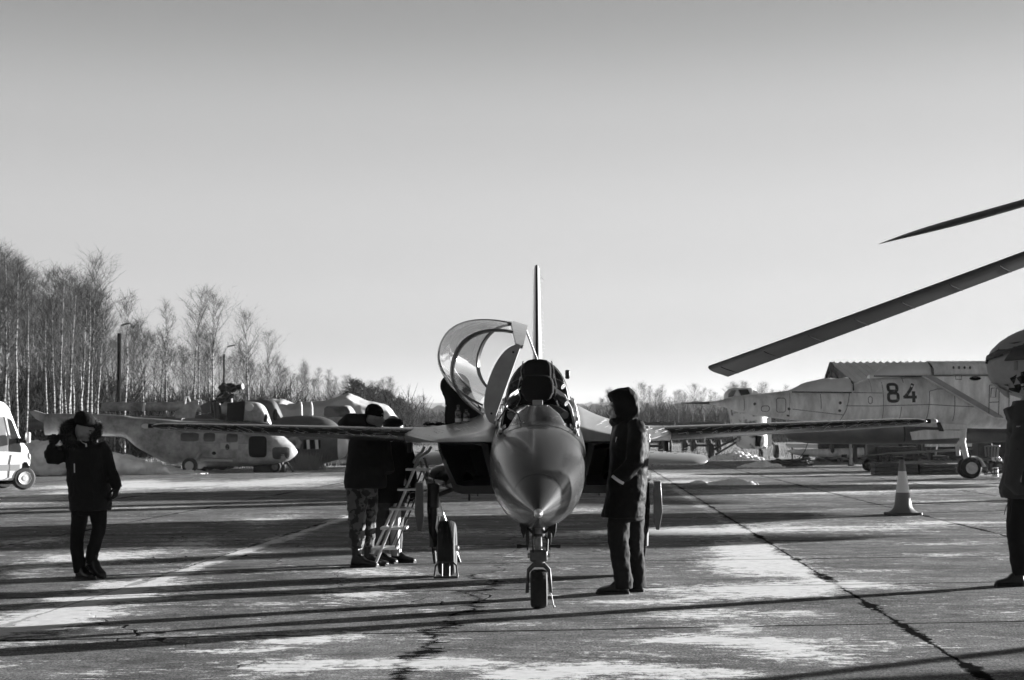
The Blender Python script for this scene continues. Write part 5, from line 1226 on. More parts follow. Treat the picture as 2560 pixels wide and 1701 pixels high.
MB().prism([tuple(w(*q).xz) for q in ((575,620),(608,615),(612,810),(585,815))], -.92, -.84).build('white_door', M('door_white', .7, .5), o)
for (u, v, r_) in ((208,835,52),(657,842,46),(550,858,30)):
    c2 = w(u, v); rr_ = abs(w(u, v-r_).z - c2.z); wheel2(o, (c2.x, -.2, rr_), rr_, rr_*.75, 'x')
    tgt = w(430, 740) if u < 300 else w(600, 735) if u > 600 else w(545, 815)
    MB().tube([(c2.x+.1, -.2, rr_*1.1), (tgt.x, .3, tgt.z)], .07, 8).build('gear_strut', RUSTY, o)
    if u < 300: MB().tube([(c2.x+.3, -.1, rr_*.5), (w(440,760).x, .6, w(440,760).z)], .06, 8).build('gear_brace', RUSTY, o)

# ------------------------------------------------------------------ flatbed trailers far behind the right wing
def trailer(px, py, half, label, deck):
    q = G(px, py); t = thing('flatbed_trailer', label, 'trailer', (q.x, q.y, 0), .05, 'flatbed trailers parked beyond the apron')
    zt = P(px, deck, q.y).z
    MB().box((0,2.5,zt-.15),(half*2,7,.30)).build('deck', RUSTY, t, bevel=.03)
    for s in (-1, 1):
        for y in (0, 4.5):
            wheel2(t, (s*half*.72, y, .55), .55, .40, 'x')
        MB().box((s*half*.45,2.5,zt*.55),(.22,6.6,.3)).build('chassis_rail', RUSTY, t)
        MB().box((s*half*.45,.3,zt*.75),(.12,.2,zt*.5)).build('bracket', RUSTY, t)
    MB().tube([(-half*.72,0,.55),(half*.72,0,.55)], .09, 8).build('axle', RUSTY, t); MB().tube([(-half*.72,4.5,.55),(half*.72,4.5,.55)], .09, 8).build('axle', RUSTY, t)
    MB().box((0,-.9,zt*.62),(half*1.3,.12,.25)).build('rear_bar', RUSTY, t)
trailer(1645, 1133, 1.25, 'dark flatbed trailer beyond the right wing root, beside the hooded man', 1056)
trailer(1765, 1131, 1.45, 'dark flatbed trailer beyond the right wing, next to the wrecked helicopter', 1055)

# ------------------------------------------------------------------ parked helicopters on the left
def heli(name, label, px, py, sc, cut, rotor, ox=0, oy=920, dpx=0, dark=False, zoff=0):
    h = Side(name, label, 'helicopter', px, py, ox, oy, sc, 'retired helicopters parked along the wood')
    return h
h = Side('parked_helicopter', 'weathered light helicopter with an open cabin door and stripped rotor head, nearest in its row', 'helicopter', 488, 1183, 0, 920, .3827, 'retired helicopters parked along the wood')
o = h.o; HB = MB()
prof = [(300,300,440),(500,300,445),(800,310,450),(900,325,520),(1000,330,575),(1120,340,630),(1300,350,645),(1500,352,645),(1650,358,640),(1750,380,632),(1830,430,622),(1890,480,604),(1930,520,575),(1942,545,558)]
hwh = [.26,.30,.38,.52,.68,.78,.82,.82,.80,.76,.64,.46,.24,.06]
hs_ = []
for (u, vt, vb), hw in zip(prof, hwh):
    a = h(u, vt); c2 = h(u, vb); zc = (a.z+c2.z)/2; hs_.append((a.x, 0, zc, hw, a.z-zc, zc-c2.z, 2.35))
MB().body(hs_, 36, axis='x', fine=90).build('fuselage', OLIVE, o, smooth=60)
def hside(u, v, off=.0):
    p = h(u, v); xs = [r[0] for r in hs_]; f = lambda k: float(np.interp(p.x, xs, [r[k] for r in hs_]))
    zc, hw, hu = f(2), f(3), f(4); q = np.clip(abs(p.z-zc)/hu, 0, .98); return Vector((p.x, -(hw*(1-q**2.35)**(1/2.35)) - off, p.z))
def hpatch(poly, mat, nm, off=.012, dep=.05):
    cu_ = sum(p[0] for p in poly)/len(poly); cv_ = sum(p[1] for p in poly)/len(poly)
    dense = [(poly[i][0]+(poly[(i+1)%len(poly)][0]-poly[i][0])*k/4, poly[i][1]+(poly[(i+1)%len(poly)][1]-poly[i][1])*k/4) for i in range(len(poly)) for k in range(4)]
    rr = [[hside(cu_+(u-cu_)*k, cv_+(v-cv_)*k, off if k < .999 else -.01) for u, v in dense] for k in (1.0,.995,.8,.6,.4,.2,.02)]
    return MB().rings(rr).build(nm, mat, o, smooth=30)
def rr4(u0, v0, u1, v1, e=5): return rrect((u0+u1)/2, (v0+v1)/2, (u1-u0)/2, (v1-v0)/2, 24, e)[:-1]
for (u0, v0, u1, v1) in ((1207,425,1325,480),(1355,425,1430,482),(1502,430,1576,486)): hpatch(rr4(u0,v0,u1,v1), WINDOW, 'cabin_window')
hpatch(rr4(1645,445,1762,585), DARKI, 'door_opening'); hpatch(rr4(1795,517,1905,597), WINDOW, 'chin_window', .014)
hpatch([(1775,455),(1870,462),(1905,490),(1810,505),(1782,492)], M('windscreen_pale', .32, .2, var=.2, vs=3), 'windscreen')
for (u0, v0, u1, v1) in ((1465,490,1520,530),(1530,490,1578,530)): hpatch([(u0,v0),(u1,v0),(u1,v1),(u0,v1)], M('repair_patch', .36, .6), 'repair_patch')
hpatch(rr4(1496,497,1522,535,2), DARKI, 'vent_hole'); hpatch(rr4(1408,545,1436,568,2), DARKI, 'vent_hole')
for pts in ([(1130,420),(1130,560),(1128,620)], [(1640,430),(1635,610)], [(1340,580),(1530,600)]): MB().tube([hside(*p_, .004) for p_ in pts], .012, 5).build('panel_line', LINEM, o)
MB().tube([hside(1330,600,.05), hside(1536,606,.05)], .05, 8).build('side_step_rail', M('rail_pale', .4, .5), o)
T_ = [h(190,290), h(260,300), h(310,345)]
MB().rings([[(h(u,v).x, -.10*k, h(u,v).z) for u, v in pts] for pts, k in (([(190,288),(225,278),(300,300),(340,350),(350,385),(310,370),(240,335)],1),([(190,288),(225,278),(300,300),(340,350),(350,385),(310,370),(240,335)],-1))]).build('tail_pylon', OLIVE, o, smooth=30, bevel=.02)
MB().box(tuple(h(330,355)), (.30,.3,.28)).build('tail_gearbox', OLIVED, o, bevel=.03)
# engine cowling and stripped gearbox
es = []
for u, vt, vb, hw in ((1495,232,350,.42),(1600,220,352,.52),(1680,225,355,.52),(1725,250,360,.46),(1755,320,365,.38),(1768,355,370,.25)):
    a = h(u, vt); c2 = h(u, vb); zc = (a.z+c2.z)/2; es.append((a.x,0,zc,hw,a.z-zc,zc-c2.z,2.8))
MB().body(es, 28, axis='x', fine=24).build('engine_cowling', OLIVE, o, smooth=60)
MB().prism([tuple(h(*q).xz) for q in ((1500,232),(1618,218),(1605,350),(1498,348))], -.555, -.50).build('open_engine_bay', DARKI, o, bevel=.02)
MB().lathe([(.01,-.02),(.17,-.015),(.17,.02)], 20, axis='y', c=(h(1642,258).x,-.535,h(1642,258).z)).build('round_hatch', M('hatch_pale', .42, .5), o)
MB().ell((h(1742,328).x,-.34,h(1742,328).z),(.10,.10,.18),14,10).build('exhaust_port', DARKI, o)
for (pts, mt) in (([(1155,300),(1220,240),(1300,205),(1312,225),(1285,330),(1160,330)],OLIVE), ([(1320,250),(1385,215),(1388,290),(1340,300)],OLIVED)):
    MB().prism([tuple(h(*q).xz) for q in pts], -.45, -.40).build('cowl_door', mt, o, bevel=.01)
for (u, v) in ((1230,185),(1310,205),(1335,212)):
    MB().tube([h(u-12,v+60,-.3), h(u-5,v+5,-.3), h(u+10,v+5,-.3), h(u+25,v+45,-.3)], .035, 6).build('door_hoop', M('hoop_white', .6, .5), o)
mh = h(1505,130); mb_ = MB()
MB().tube([h(1500,225), h(1503,180), h(1506,140)], [.14,.09,.11], 14).build('rotor_mast', JBLACK, o)
MB().tube([h(1425,190,-.3), h(1470,160,-.2), h(1500,175)], .05, 7).tube([h(1530,155), h(1480,150,.2), h(1500,200)], .06, 7).tube([h(1430,215,-.2), h(1480,205), h(1530,215,.2)], .09, 8).tube([h(1445,195), h(1460,220), h(1440,235)], .06, 7).build('control_linkage', JBLACK, o)
for (u, v, y) in ((1592,122,-.2),(1450,112,.3),(1470,128,-.5)):
    e_ = h(u, v, y); MB().tube([mh, mh.lerp(e_,.4), e_], [.12,.07,.13], 10).build('blade_grip', JBLACK, o)
MB().ell(mh,(.26,.26,.20),14,8).build('rotor_hub', JBLACK, o)
for (u, v, y, r_) in ((1470,150,-.35,.10),(1540,148,-.30,.09),(1455,128,-.2,.12),(1530,128,-.3,.11),(1570,132,-.25,.09),(1485,178,-.25,.11),(1520,185,-.2,.10)):
    c_ = h(u, v, y); MB().tube([c_ + Vector((-.12,0,-.05)), c_, c_ + Vector((.10,0,.07))], [r_*.7, r_, r_*.6], 8).build('hub_damper', JBLACK, o)
MB().tube([h(1385,220,-.2), h(1400,300,-.3)], .05, 7).tube([h(1385,222,-.2), h(1440,212,-.2), h(1470,225,-.2)], .05, 7).build('gearbox_frame', JBLACK, o)
for pts in ([(905,330),(905,520)], [(1000,340),(1000,560)], [(760,320),(760,385)], [(1330,490),(1640,492)], [(1780,380),(1770,600)]): MB().tube([hside(*p_, .004) for p_ in pts], .010, 5).build('panel_line', LINEM, o)
MB().tube([h(1420,225,-.1), h(1430,330,-.1)], .16, 10).tube([h(1380,300), h(1480,330)], .14, 10).build('exposed_gearbox', JDARK, o)
for s in (-1, 1):
    c2 = h(1275,655); wheel2(o, (c2.x + .0, s*1.05, .32), .32, .22, 'y', (None, M('pale_rim', .4, .5))); MB().tube([(c2.x,s*1.0,.32), h(1340,545) + Vector((0,s*.78,0))], .05, 8).build('gear_strut', OLIVE, o)
wheel2(o, (h(1800,0).x, 0, .24), .24, .15, 'y', nm='nose_wheel'); MB().tube([(h(1800,0).x,0,.24),(h(1790,0).x,0,.75)], .05, 8).build('nose_strut', OLIVED, o)
sb = thing('dark_stand', 'low dark support stand on the ground below the helicopter nose', 'stand', (G(675,1181).x, G(675,1181).y, 0))
MB().box((0,0,.16),(1.3,.6,.32)).build('base', RUSTY, sb, bevel=.03); MB().box((.3,0,.45),(.5,.4,.26)).build('pad', RUSTY, sb, bevel=.03); MB().tube([(1.0,-.2,.02),(.6,-.1,.6)], .05, 6).build('prop', RUSTY, sb)

# second helicopter just behind: bulbous dark nose with sunlight put in as a pale shell
h2 = Side('parked_helicopter', 'dark weathered helicopter with sunlight painted on its nose, half hidden behind the stripped one', 'helicopter', 800, 1173, 0, 920, .3827, 'retired helicopters parked along the wood')
o = h2.o
prof = [(1100,330,560),(1500,335,600),(1850,320,632),(2000,310,630),(2100,320,625),(2170,345,612),(2230,400,590),(2262,440,570),(2272,480,540)]
ss = []
for (u, vt, vb), hw in zip(prof, (.5,.8,.9,.9,.85,.72,.5,.3,.08)):
    a = h2(u, vt); c2 = h2(u, vb); zc = (a.z+c2.z)/2; ss.append((a.x,0,zc,hw,a.z-zc,zc-c2.z,2.2))
MB().body(ss, 32, axis='x', fine=60).build('fuselage', OLIVED, o, smooth=60)
cap = [r for r in refine(ss, 60) if r[0] > h2(2195,0).x]
MB().body([(r[0]+.015, r[1], r[2], r[3]*1.02, r[4]*1.02, r[5]*1.02, 2.2) for r in cap], 32, axis='x').build('sunlit_nose', M('nose_lit_tone', .55, .35, var=.2, vs=2), o, smooth=60)
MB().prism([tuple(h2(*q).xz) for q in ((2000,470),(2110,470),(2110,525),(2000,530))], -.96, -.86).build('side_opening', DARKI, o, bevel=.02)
for u in (2030, 2085): MB().tube([h2(u,470,-.97), h2(u+4,530,-.97)], .07, 8).build('pipe', M('pipe_pale', .5, .3), o)
MB().tube([h2(1900,470,-.8), h2(1950,460,-.9), h2(1975,490,-.9), h2(1960,520,-.85)], .12, 10).build('engine_pod', OLIVE, o)
es = []
for u, vt, vb, hw in ((1600,215,350,.5),(1720,205,355,.55),(1790,215,360,.52),(1825,270,365,.45),(1850,330,372,.36),(1885,355,385,.2)):
    a = h2(u, vt); c2 = h2(u, vb); zc = (a.z+c2.z)/2; es.append((a.x,0,zc,hw,a.z-zc,zc-c2.z,2.8))
MB().body(es, 28, axis='x', fine=24).build('engine_cowling', OLIVED, o, smooth=60)
MB().ell(tuple(h2(1805,305,-.42)),(.13,.12,.28),14,10).build('exhaust_port', DARKI, o)
for u in (1968, 2036): MB().tube([h2(u,310), h2(u,250,.0), h2(u-4,222)], [.06,.05,.03], 8).build('roof_aerial', M('aerial_pale', .5, .5), o)
for s in (-1, 1):
    for u in (1400, 1480): wheel2(o, (h2(u,0).x, s*.9, .34), .34, .24, 'y')
    MB().tube([(h2(1400,0).x, s*.9,.34), (h2(1440,0).x, s*.6, 1.0)], .06, 8).build('gear_strut', OLIVED, o)
wheel2(o, (h2(2000,0).x,0,.26), .26, .16, 'y', nm='nose_wheel'); MB().tube([(h2(2000,0).x,0,.26),(h2(2000,0).x,0,.8)], .05, 8).build('nose_strut', OLIVED, o)
MB().body([(h2(200,0).x,0,h2(0,360).z,.25,.2,.3),(h2(1200,0).x,0,h2(0,380).z,.45,.4,.5)], 20, axis='x', fine=10).build('tail_boom', OLIVED, o, smooth=60)
# helicopter whose tail boom shows above the first one
h3 = Side('parked_helicopter', 'grey helicopter of which only the long round tail boom shows above the nearest one', 'helicopter', 470, 1168, 0, 920, .3827, 'retired helicopters parked along the wood')
o = h3.o
rows = [(672,228,282),(690,224,284),(900,224,280),(1180,222,282),(1400,222,300),(1600,225,330)]
MB().body([(h3(u,0).x,0,(h3(u,a).z+h3(u,c).z)/2,(h3(u,a).z-h3(u,c).z)/2,(h3(u,a).z-h3(u,c).z)/2,(h3(u,a).z-h3(u,c).z)/2) for u,a,c in rows], 26, axis='x', fine=30).build('tail_boom', OLIVE, o, smooth=60)
MB().body([(h3(1000,0).x,0,1.6,.3,.5,.4),(h3(1150,0).x,0,1.6,.9,.9,.9),(h3(1700,0).x,0,1.6,1.0,1.1,1.0),(h3(1850,0).x,0,1.4,.5,.6,.6)], 26, axis='x', fine=20).build('fuselage', OLIVED, o, smooth=60)
MB().prism([tuple(h3(*q).xz) for q in ((940,285),(952,232),(962,232),(958,288))], -.45, -.40).build('boom_strut', M('strut_white', .55, .5), o)
for s in (-1, 1): wheel2(o, (h3(1400,0).x, s*1.0, .35), .35, .24, 'y'); MB().tube([(h3(1400,0).x,s*1.0,.35),(h3(1400,0).x,s*.7,1.0)], .06, 8).build('gear_strut', OLIVED, o)
MB().tube([h3(1380,520) * 1.0, h3(1380,300)], .1, 8).build('boom_prop', RUSTY, o)
# large aircraft under a pale tarpaulin, with a cab in front
tp = Side('covered_aircraft', 'large aircraft draped in a pale grey tarpaulin peaked in the middle', 'aircraft', 850, 1162, 640, 920, .2034)
o = tp.o; m = MB(); rows = [(150,400,-3),(200,372,-3),(340,380,-2),(490,452,-1),(600,412,0),(760,402,0),(870,390,.3),(1000,345,.6),(1150,303,.8),(1330,388,.8),(1600,448,.8),(1640,470,.8),(1720,570,.8),(1795,665,.8)]
rr = []
for u, v, yy in rows:
    p_ = tp(u, v); wd = 2.6 if u < 1600 else 1.6
    rr.append([(p_.x, -wd, .05), (p_.x, -wd*.9, p_.z*.5), (p_.x, -wd*.55, p_.z*.90), (p_.x, 0, p_.z), (p_.x, wd*.55, p_.z*.9), (p_.x, wd, .05)])
m.rings(rr, caps=True); m2 = MB(); m2.v, m2.f = m.v, m.f
remesh(m2, 'tarpaulin', TARP, o, .09, 5, .14, 1.0, disp2=.06, d2scale=.35)
cb = Side('utility_cab', 'dark camouflaged helicopter cabin with a wide windscreen below the tarpaulin peak', 'helicopter', 850, 1165, 640, 920, .2034, 'retired helicopters parked along the wood')
o = cb.o
ss = []
for v, l, r_ in ((1150,870,1330),(700,880,1330),(610,895,1315),(560,915,1290),(500,940,1250),(482,965,1230)):
    a = cb(l, v); c2 = cb(r_, v); ss.append((max(a.z,.35), (a.x+c2.x)/2, -2.9, (c2.x-a.x)/2, .8, .8, 3.0))
MB().body(ss[0:], 26, axis='z', fine=24).build('cabin_shell', OLIVE, o, smooth=60)
MB().prism([tuple(cb(*q).xz) for q in ((945,600),(950,510),(980,490),(1215,492),(1250,545),(1262,600),(1200,618),(1000,618))], -3.70, -3.62).build('windscreen', Mpatch('dark_mottled_glass', .012, .09, 1.8, .52, .35, .08), o, bevel=.02)
for x in (900, 1300): wheel2(o, (cb(x,0).x,-2.9,.35), .35, .25, 'x')

# ------------------------------------------------------------------ white van on the left
vn = Side('white_van', 'white van with a grey side stripe entering at the left edge', 'van', 60, 1225, 0, 980, .17857)
o = vn.o; o.rotation_euler = (0, 0, R(38))
poly = [(-1900,1250),(-1900,160),(-1800,120),(-200,118),(-60,122),(60,150),(130,215),(190,360),(280,600),(330,700),(400,790),(430,880),(438,1000),(420,1060),(400,1100),(260,1240)]
ptsv = [tuple(vn(*q).xz) for q in poly]
bd_ = MB().prism(ptsv, 0, 1.95).build('body', WHITEP, o, smooth=30, bevel=.09)
MB().prism([tuple(vn(*q).xz) for q in ((90,365),(165,400),(262,640),(300,770),(295,850),(120,835),(125,640))], -.012, .03).build('front_side_window', WINDOW, o, bevel=.01)
MB().prism([tuple(vn(*q).xz) for q in ((-1000,350),(60,352),(95,640),(110,835),(-1000,820))], -.012, .03).build('side_window', M('pale_window', .30, .1, var=.2, vs=2), o, bevel=.01)
MB().prism([tuple(vn(*q).xz) for q in ((60,352),(90,365),(150,660),(125,650))], -.02, .03).build('door_pillar', WHITEP, o)
MB().prism([tuple(vn(*q).xz) for q in ((-1900,1020),(280,1015),(275,1102),(-1900,1105))], -.010, .02).build('side_stripe', M('stripe_grey', .30, .4), o)
MB().tube([vn(160,880,-.006), vn(135,1000,-.006), vn(125,1225,-.006)], .008, 5).build('door_gap', LINEM, o)
MB().prism([tuple(vn(*q).xz) for q in ((312,1000),(345,980),(385,985),(412,1040),(405,1090),(330,1250),(265,1245),(300,1100))], -.004, .25).build('wheel_arch', DARKI, o, bevel=.01)
c2 = vn(345,1205); wt = wheel2(o, (c2.x, .10, .33), .33, .24, 'y', (None, M('steel_rim', .55, .35, var=.2, vs=6))); wheel2(o, (c2.x, 1.75, .33), .33, .24, 'y'); wheel2(o, (c2.x-3.4, .16, .33), .33, .24, 'y'); wheel2(o, (c2.x-3.4, 1.75, .33), .33, .24, 'y')
MB().box(tuple(vn(352,640,-.22)), (.10,.22,.30)).build('door_mirror', WHITEP, o, bevel=.04)
MB().tube([vn(250,690,.0), vn(345,700,-.18)], .05, 8).build('mirror_arm', JBLACK, o); MB().box(tuple(vn(268,680,-.05)), (.16,.12,.14)).build('mirror_foot', JBLACK, o, bevel=.02)
MB().prism([tuple(vn(*q).xz) for q in ((395,840),(430,880),(436,960),(400,930))], -.01, .3).build('headlight', M('lamp_clear', .5, .1), o, bevel=.02)
MB().prism([tuple(vn(*q).xz) for q in ((-1900,1235),(300,1235),(200,1290),(-1900,1270))], .1, 1.85).build('underbody', DARKI, o)

# ------------------------------------------------------------------ helicopter at the right edge: rounded nose in the middle distance
D = 34.0; KE = 34.0/30.0; NB = M('nose_two_tone', .24, .5, var=.2, vs=2)
rh = thing('edge_helicopter', 'big parked helicopter whose round two tone nose enters at the right edge', 'helicopter', (P(2467,930,D).x, D, 0))
bx_ = rh.location.x
zp = lambda py: P(2510, py, D).z
ss = [(.0,0,2.80,.03,.03,.03,2),(.06,0,2.79,.30,.20,.22,2.1),(.18,0,2.78,.52,.36,.38,2.1),(.40,0,2.77,.76,.55,.54,2.1),(.72,0,2.76,.95,.72,.64,2.15),(1.3,0,2.72,1.1,.90,.80,2.2),(2.4,0,2.65,1.2,1.02,.95,2.3),(6,0,2.65,1.25,1.05,1.05,2.3),(9,0,2.8,.9,.8,.8,2.2),(11,0,3.1,.4,.4,.4,2),(18,0,3.4,.25,.25,.25,2)]
ss = [(r[0]*KE, 0, 1.45+(r[2]-1.45)*KE, r[3]*KE, r[4]*KE, r[5]*KE, r[6]) for r in ss]
nose_ = MB().body(ss, 40, axis='x', fine=110).build('fuselage', NB, rh, smooth=60)
fr2 = refine(ss, 110)
def rside(px, py, off=.01):
    yy = 0.0
    for _ in range(4):
        p = P(px, py, D + yy); x = p.x - bx_; row = fr2[np.argmin(abs(fr2[:,0]-x))]; zc = row[2]; q = np.clip(abs(p.z-zc)/(row[4] if p.z > zc else row[5]), 0, .985)
        yy = -row[3]*(1-q**row[6])**(1/row[6]) - off
    return Vector((x, yy, p.z))
z1 = lambda u, v: (2400+u*.4464, 780+v*.4464)
def grid_patch(rows, mat, nm, off=.03):
    rr = []
    for (u, v0, v1) in rows: rr.append([rside(*z1(u, v0+(v1-v0)*k/10), off) for k in range(11)])
    m = MB().rings(rr, caps=False, closed=False); ob = m.build(nm, mat, rh, smooth=180, solid=.008); return ob
grid_patch([(166,266,290),(185,240,284),(215,210,280),(250,180,276),(300,172,272),(360,166,268),(460,160,262),(700,150,262)], M('antiglare_dark', .025, .6, var=.4, vs=3), 'antiglare_panel')
grid_patch([(190,395,412),(215,398,440),(250,405,472),(275,415,485)], M('chin_glass', .34, .2, var=.1, vs=3), 'chin_window')
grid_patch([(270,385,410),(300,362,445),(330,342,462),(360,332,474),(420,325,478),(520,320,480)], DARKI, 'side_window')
grid_patch([(302,278,328),(334,274,326)], M('hatch_grey', .18, .6), 'small_hatch', .035)
MB().box((P(2570,818,D).x-bx_+.30,0,P(2570,818,D).z+.02),(.62,.5,.44)).build('roof_intake', OLIVED, rh, bevel=.08)
for s in (-1, 1): wheel2(rh, (7.0, s*1.6, .5), .5, .3, 'y'); MB().tube([(7.0,s*1.6,.5),(6.8,s*1.0,2.2)], .08, 8).build('gear_strut', OLIVE, rh)
wheel2(rh, (2.6,0,.4), .4, .3, 'y', nm='nose_wheel'); MB().tube([(2.6,0,.4),(2.6,0,2.1)], .09, 8).build('nose_strut', OLIVE, rh)
MB().prism([(16.5,3.4),(18.2,3.4),(19.0,5.6),(18.0,5.6)], -.1,.1).build('tail_fin', OLIVE, rh, bevel=.02)

# helicopter out of frame on the right: two of its rotor blades hang into the picture
HUB = Vector((7.95, 11.1, 4.35)); BLD = M('blade_underside', .055, .5, var=.25, vs=3, stretch=(1,1,1))
nh = thing('near_helicopter', 'helicopter just outside the right edge whose two drooping dark rotor blades hang into the sky', 'helicopter', (HUB.x, HUB.y, 0))
def blade(pxs, tipD, nsec, cw, droop_e, pitch, taper, nm, mid=None):
    tip = P(pxs[0], pxs[1], tipD) - Vector((HUB.x, HUB.y, 0)); root = Vector((0,0,HUB.z)); d = tip - root; hd_ = Vector((d.x, d.y, 0)); L_ = hd_.length; e = hd_.normalized(); cr2 = Vector((e.y, -e.x, 0))
    if cr2.y < 0: cr2 = -cr2              # chord axis, pointing away from the camera
    rr = []; N = 60
    for i in range(N+1):
        t = .06 + .94*i/N; p_ = root + hd_*t + Vector((0,0,d.z*t**droop_e)); c_ = cw*(.5 if t < .12 else 1)
        if taper and t > .90: c_ *= max(.06, 1 - ((t-.90)/.10)**1.7)
        pt_ = R(1 - 10*t) if pitch is None else pitch
        a_ = cr2*math.cos(pt_) + Vector((0,0,1))*math.sin(pt_); n_ = Vector((0,0,1))*math.cos(pt_) - cr2*math.sin(pt_)
        rr.append([p_ + a_*(c-.35)*c_ + n_*hh*c_*.11 for c, hh in ((0,0),(.03,.3),(.12,.5),(.3,.55),(.6,.35),(1,.02),(.6,-.2),(.3,-.38),(.12,-.38),(.03,-.24))])
    b1 = MB().rings(rr).build(nm, BLD, nh, smooth=50)
    return rr, b1
rr, b1 = blade((1788,927), 14.6, 0, .50, .93, None, False, 'rotor_blade')
rr2 = None
for i in range(3, 60, 4):                                  # joints between the pockets along the trailing half
    r_ = rr[i]; MB().tube([r_[k] + Vector((0,0,-.002)) for k in (8,7,6,5)], .0035, 5).build('pocket_joint', M('joint_black', .004, .9, spec=.05), b1)
rr, b2 = blade((2199,610), 8.0, 0, .36, .97, R(1), True, 'rotor_blade')
rrx, b3 = None, None
for ang in (40, 128+180):
    e = Vector((math.cos(R(ang if ang == 40 else -48)), math.sin(R(ang if ang == 40 else -48)), 0)); c_ = Vector((-e.y, e.x, 0))
    MB().rings([[Vector((0,0,HUB.z)) + e*t + c_*s*.25 + Vector((0,0,dz - .2*(t/9)**2*5*.3)) for s, dz in ((-1,0),(-.4,.03),(1,0),(-.4,-.03))] for t in (.6,3,6,9.4)]).build('rotor_blade', BLD, nh)
MB().tube([(0,0,3.4),(0,0,4.4),(0,0,4.95)], [.35,.18,.14], 16).build('rotor_mast', OLIVED, nh); MB().ell((0,0,4.8),(.6,.6,.16),20,8).build('rotor_hub', JDARK, nh)
ax = Vector((.9,.44,0)).normalized(); rz_ = math.atan2(ax.y, ax.x)
fz = MB().body([(-1.6,0,2.2,.03,.03,.03,2),(-1.3,0,2.15,.6,.6,.6,2.2),(-.5,0,2.1,1.0,1.0,.95,2.3),(1.5,0,2.1,1.15,1.15,1.05,2.4),(5,0,2.15,1.15,1.15,1.05,2.4),(8,0,2.6,.6,.6,.6,2.2),(15,0,3.1,.25,.28,.28,2)], 30, axis='x', fine=60, T=Matrix.Rotation(rz_,4,'Z'))
fz.build('fuselage', OLIVE, nh, smooth=60)
MB().body([(-1.0,0,3.2,.2,.15,.2,2.4),(-.3,0,3.3,.6,.35,.35,2.6),(2.5,0,3.3,.6,.4,.4,2.6),(3.8,0,3.2,.2,.1,.3,2.4)], 24, axis='x', fine=24, T=Matrix.Rotation(rz_,4,'Z')).build('engine_cowling', OLIVED, nh, smooth=60)
Tz = Matrix.Rotation(rz_,4,'Z')
for s in (-1, 1):
    c2 = Tz @ Vector((4.0, s*1.7, .45)); wm = MB().lathe([(.25,-.12),(.42,-.12),(.45,-.05),(.45,.05),(.42,.12),(.25,.12)], 24, axis='y', T=Matrix.Translation(c2) @ Tz).build('wheel', RUBBER, nh); MB().tube([c2, Tz @ Vector((3.8,s*.9,1.4))], .07, 8).build('gear_strut', OLIVE, nh)
c2 = Tz @ Vector((.2,0,.35)); MB().lathe([(.2,-.1),(.33,-.1),(.35,0),(.33,.1),(.2,.1)], 24, axis='y', T=Matrix.Translation(c2) @ Tz).build('nose_wheel', RUBBER, nh); MB().tube([c2, Tz @ Vector((.2,0,1.4))], .07, 8).build('nose_strut', OLIVE, nh)

# ------------------------------------------------------------------ hangar behind the camera, added unseen to darken what the paint reflects
hg = thing('backdrop', 'made-up dark hangar behind the camera facing the apron', 'backdrop', (-6, -42, 0))
HGM = M('backdrop_sheet', .03, .7, var=.3, vs=.4)
MB().prism([(-48,0),(48,0),(48,11),(24,15),(0,16.5),(-24,15),(-48,11)], -14, 0).build('wall', HGM, hg)
for x in range(-40, 41, 10): MB().box((x,.08,4.6),(9.6,.12,9.2)).build('backdrop_panel', M('backdrop_dark', .02, .6, var=.3, vs=.5), hg, bevel=.02)
# =================================================================== trees, hills, air
BARK = Mpatch('birch_bark', .26, .035, 1.0, .50, .8, .05, stretch=(2.2, 2.2, 7.0), detail=5)
TWIG = M('birch_twig', .05, .9, spec=.1)
TWIGD = M('thicket_twig', .017, .9, spec=.1)
NEEDLE = M('pine_needle', .020, .9, var=.5, vs=.9, spec=.1)
PBARK = M('pine_bark', .06, .9, var=.4, vs=4)

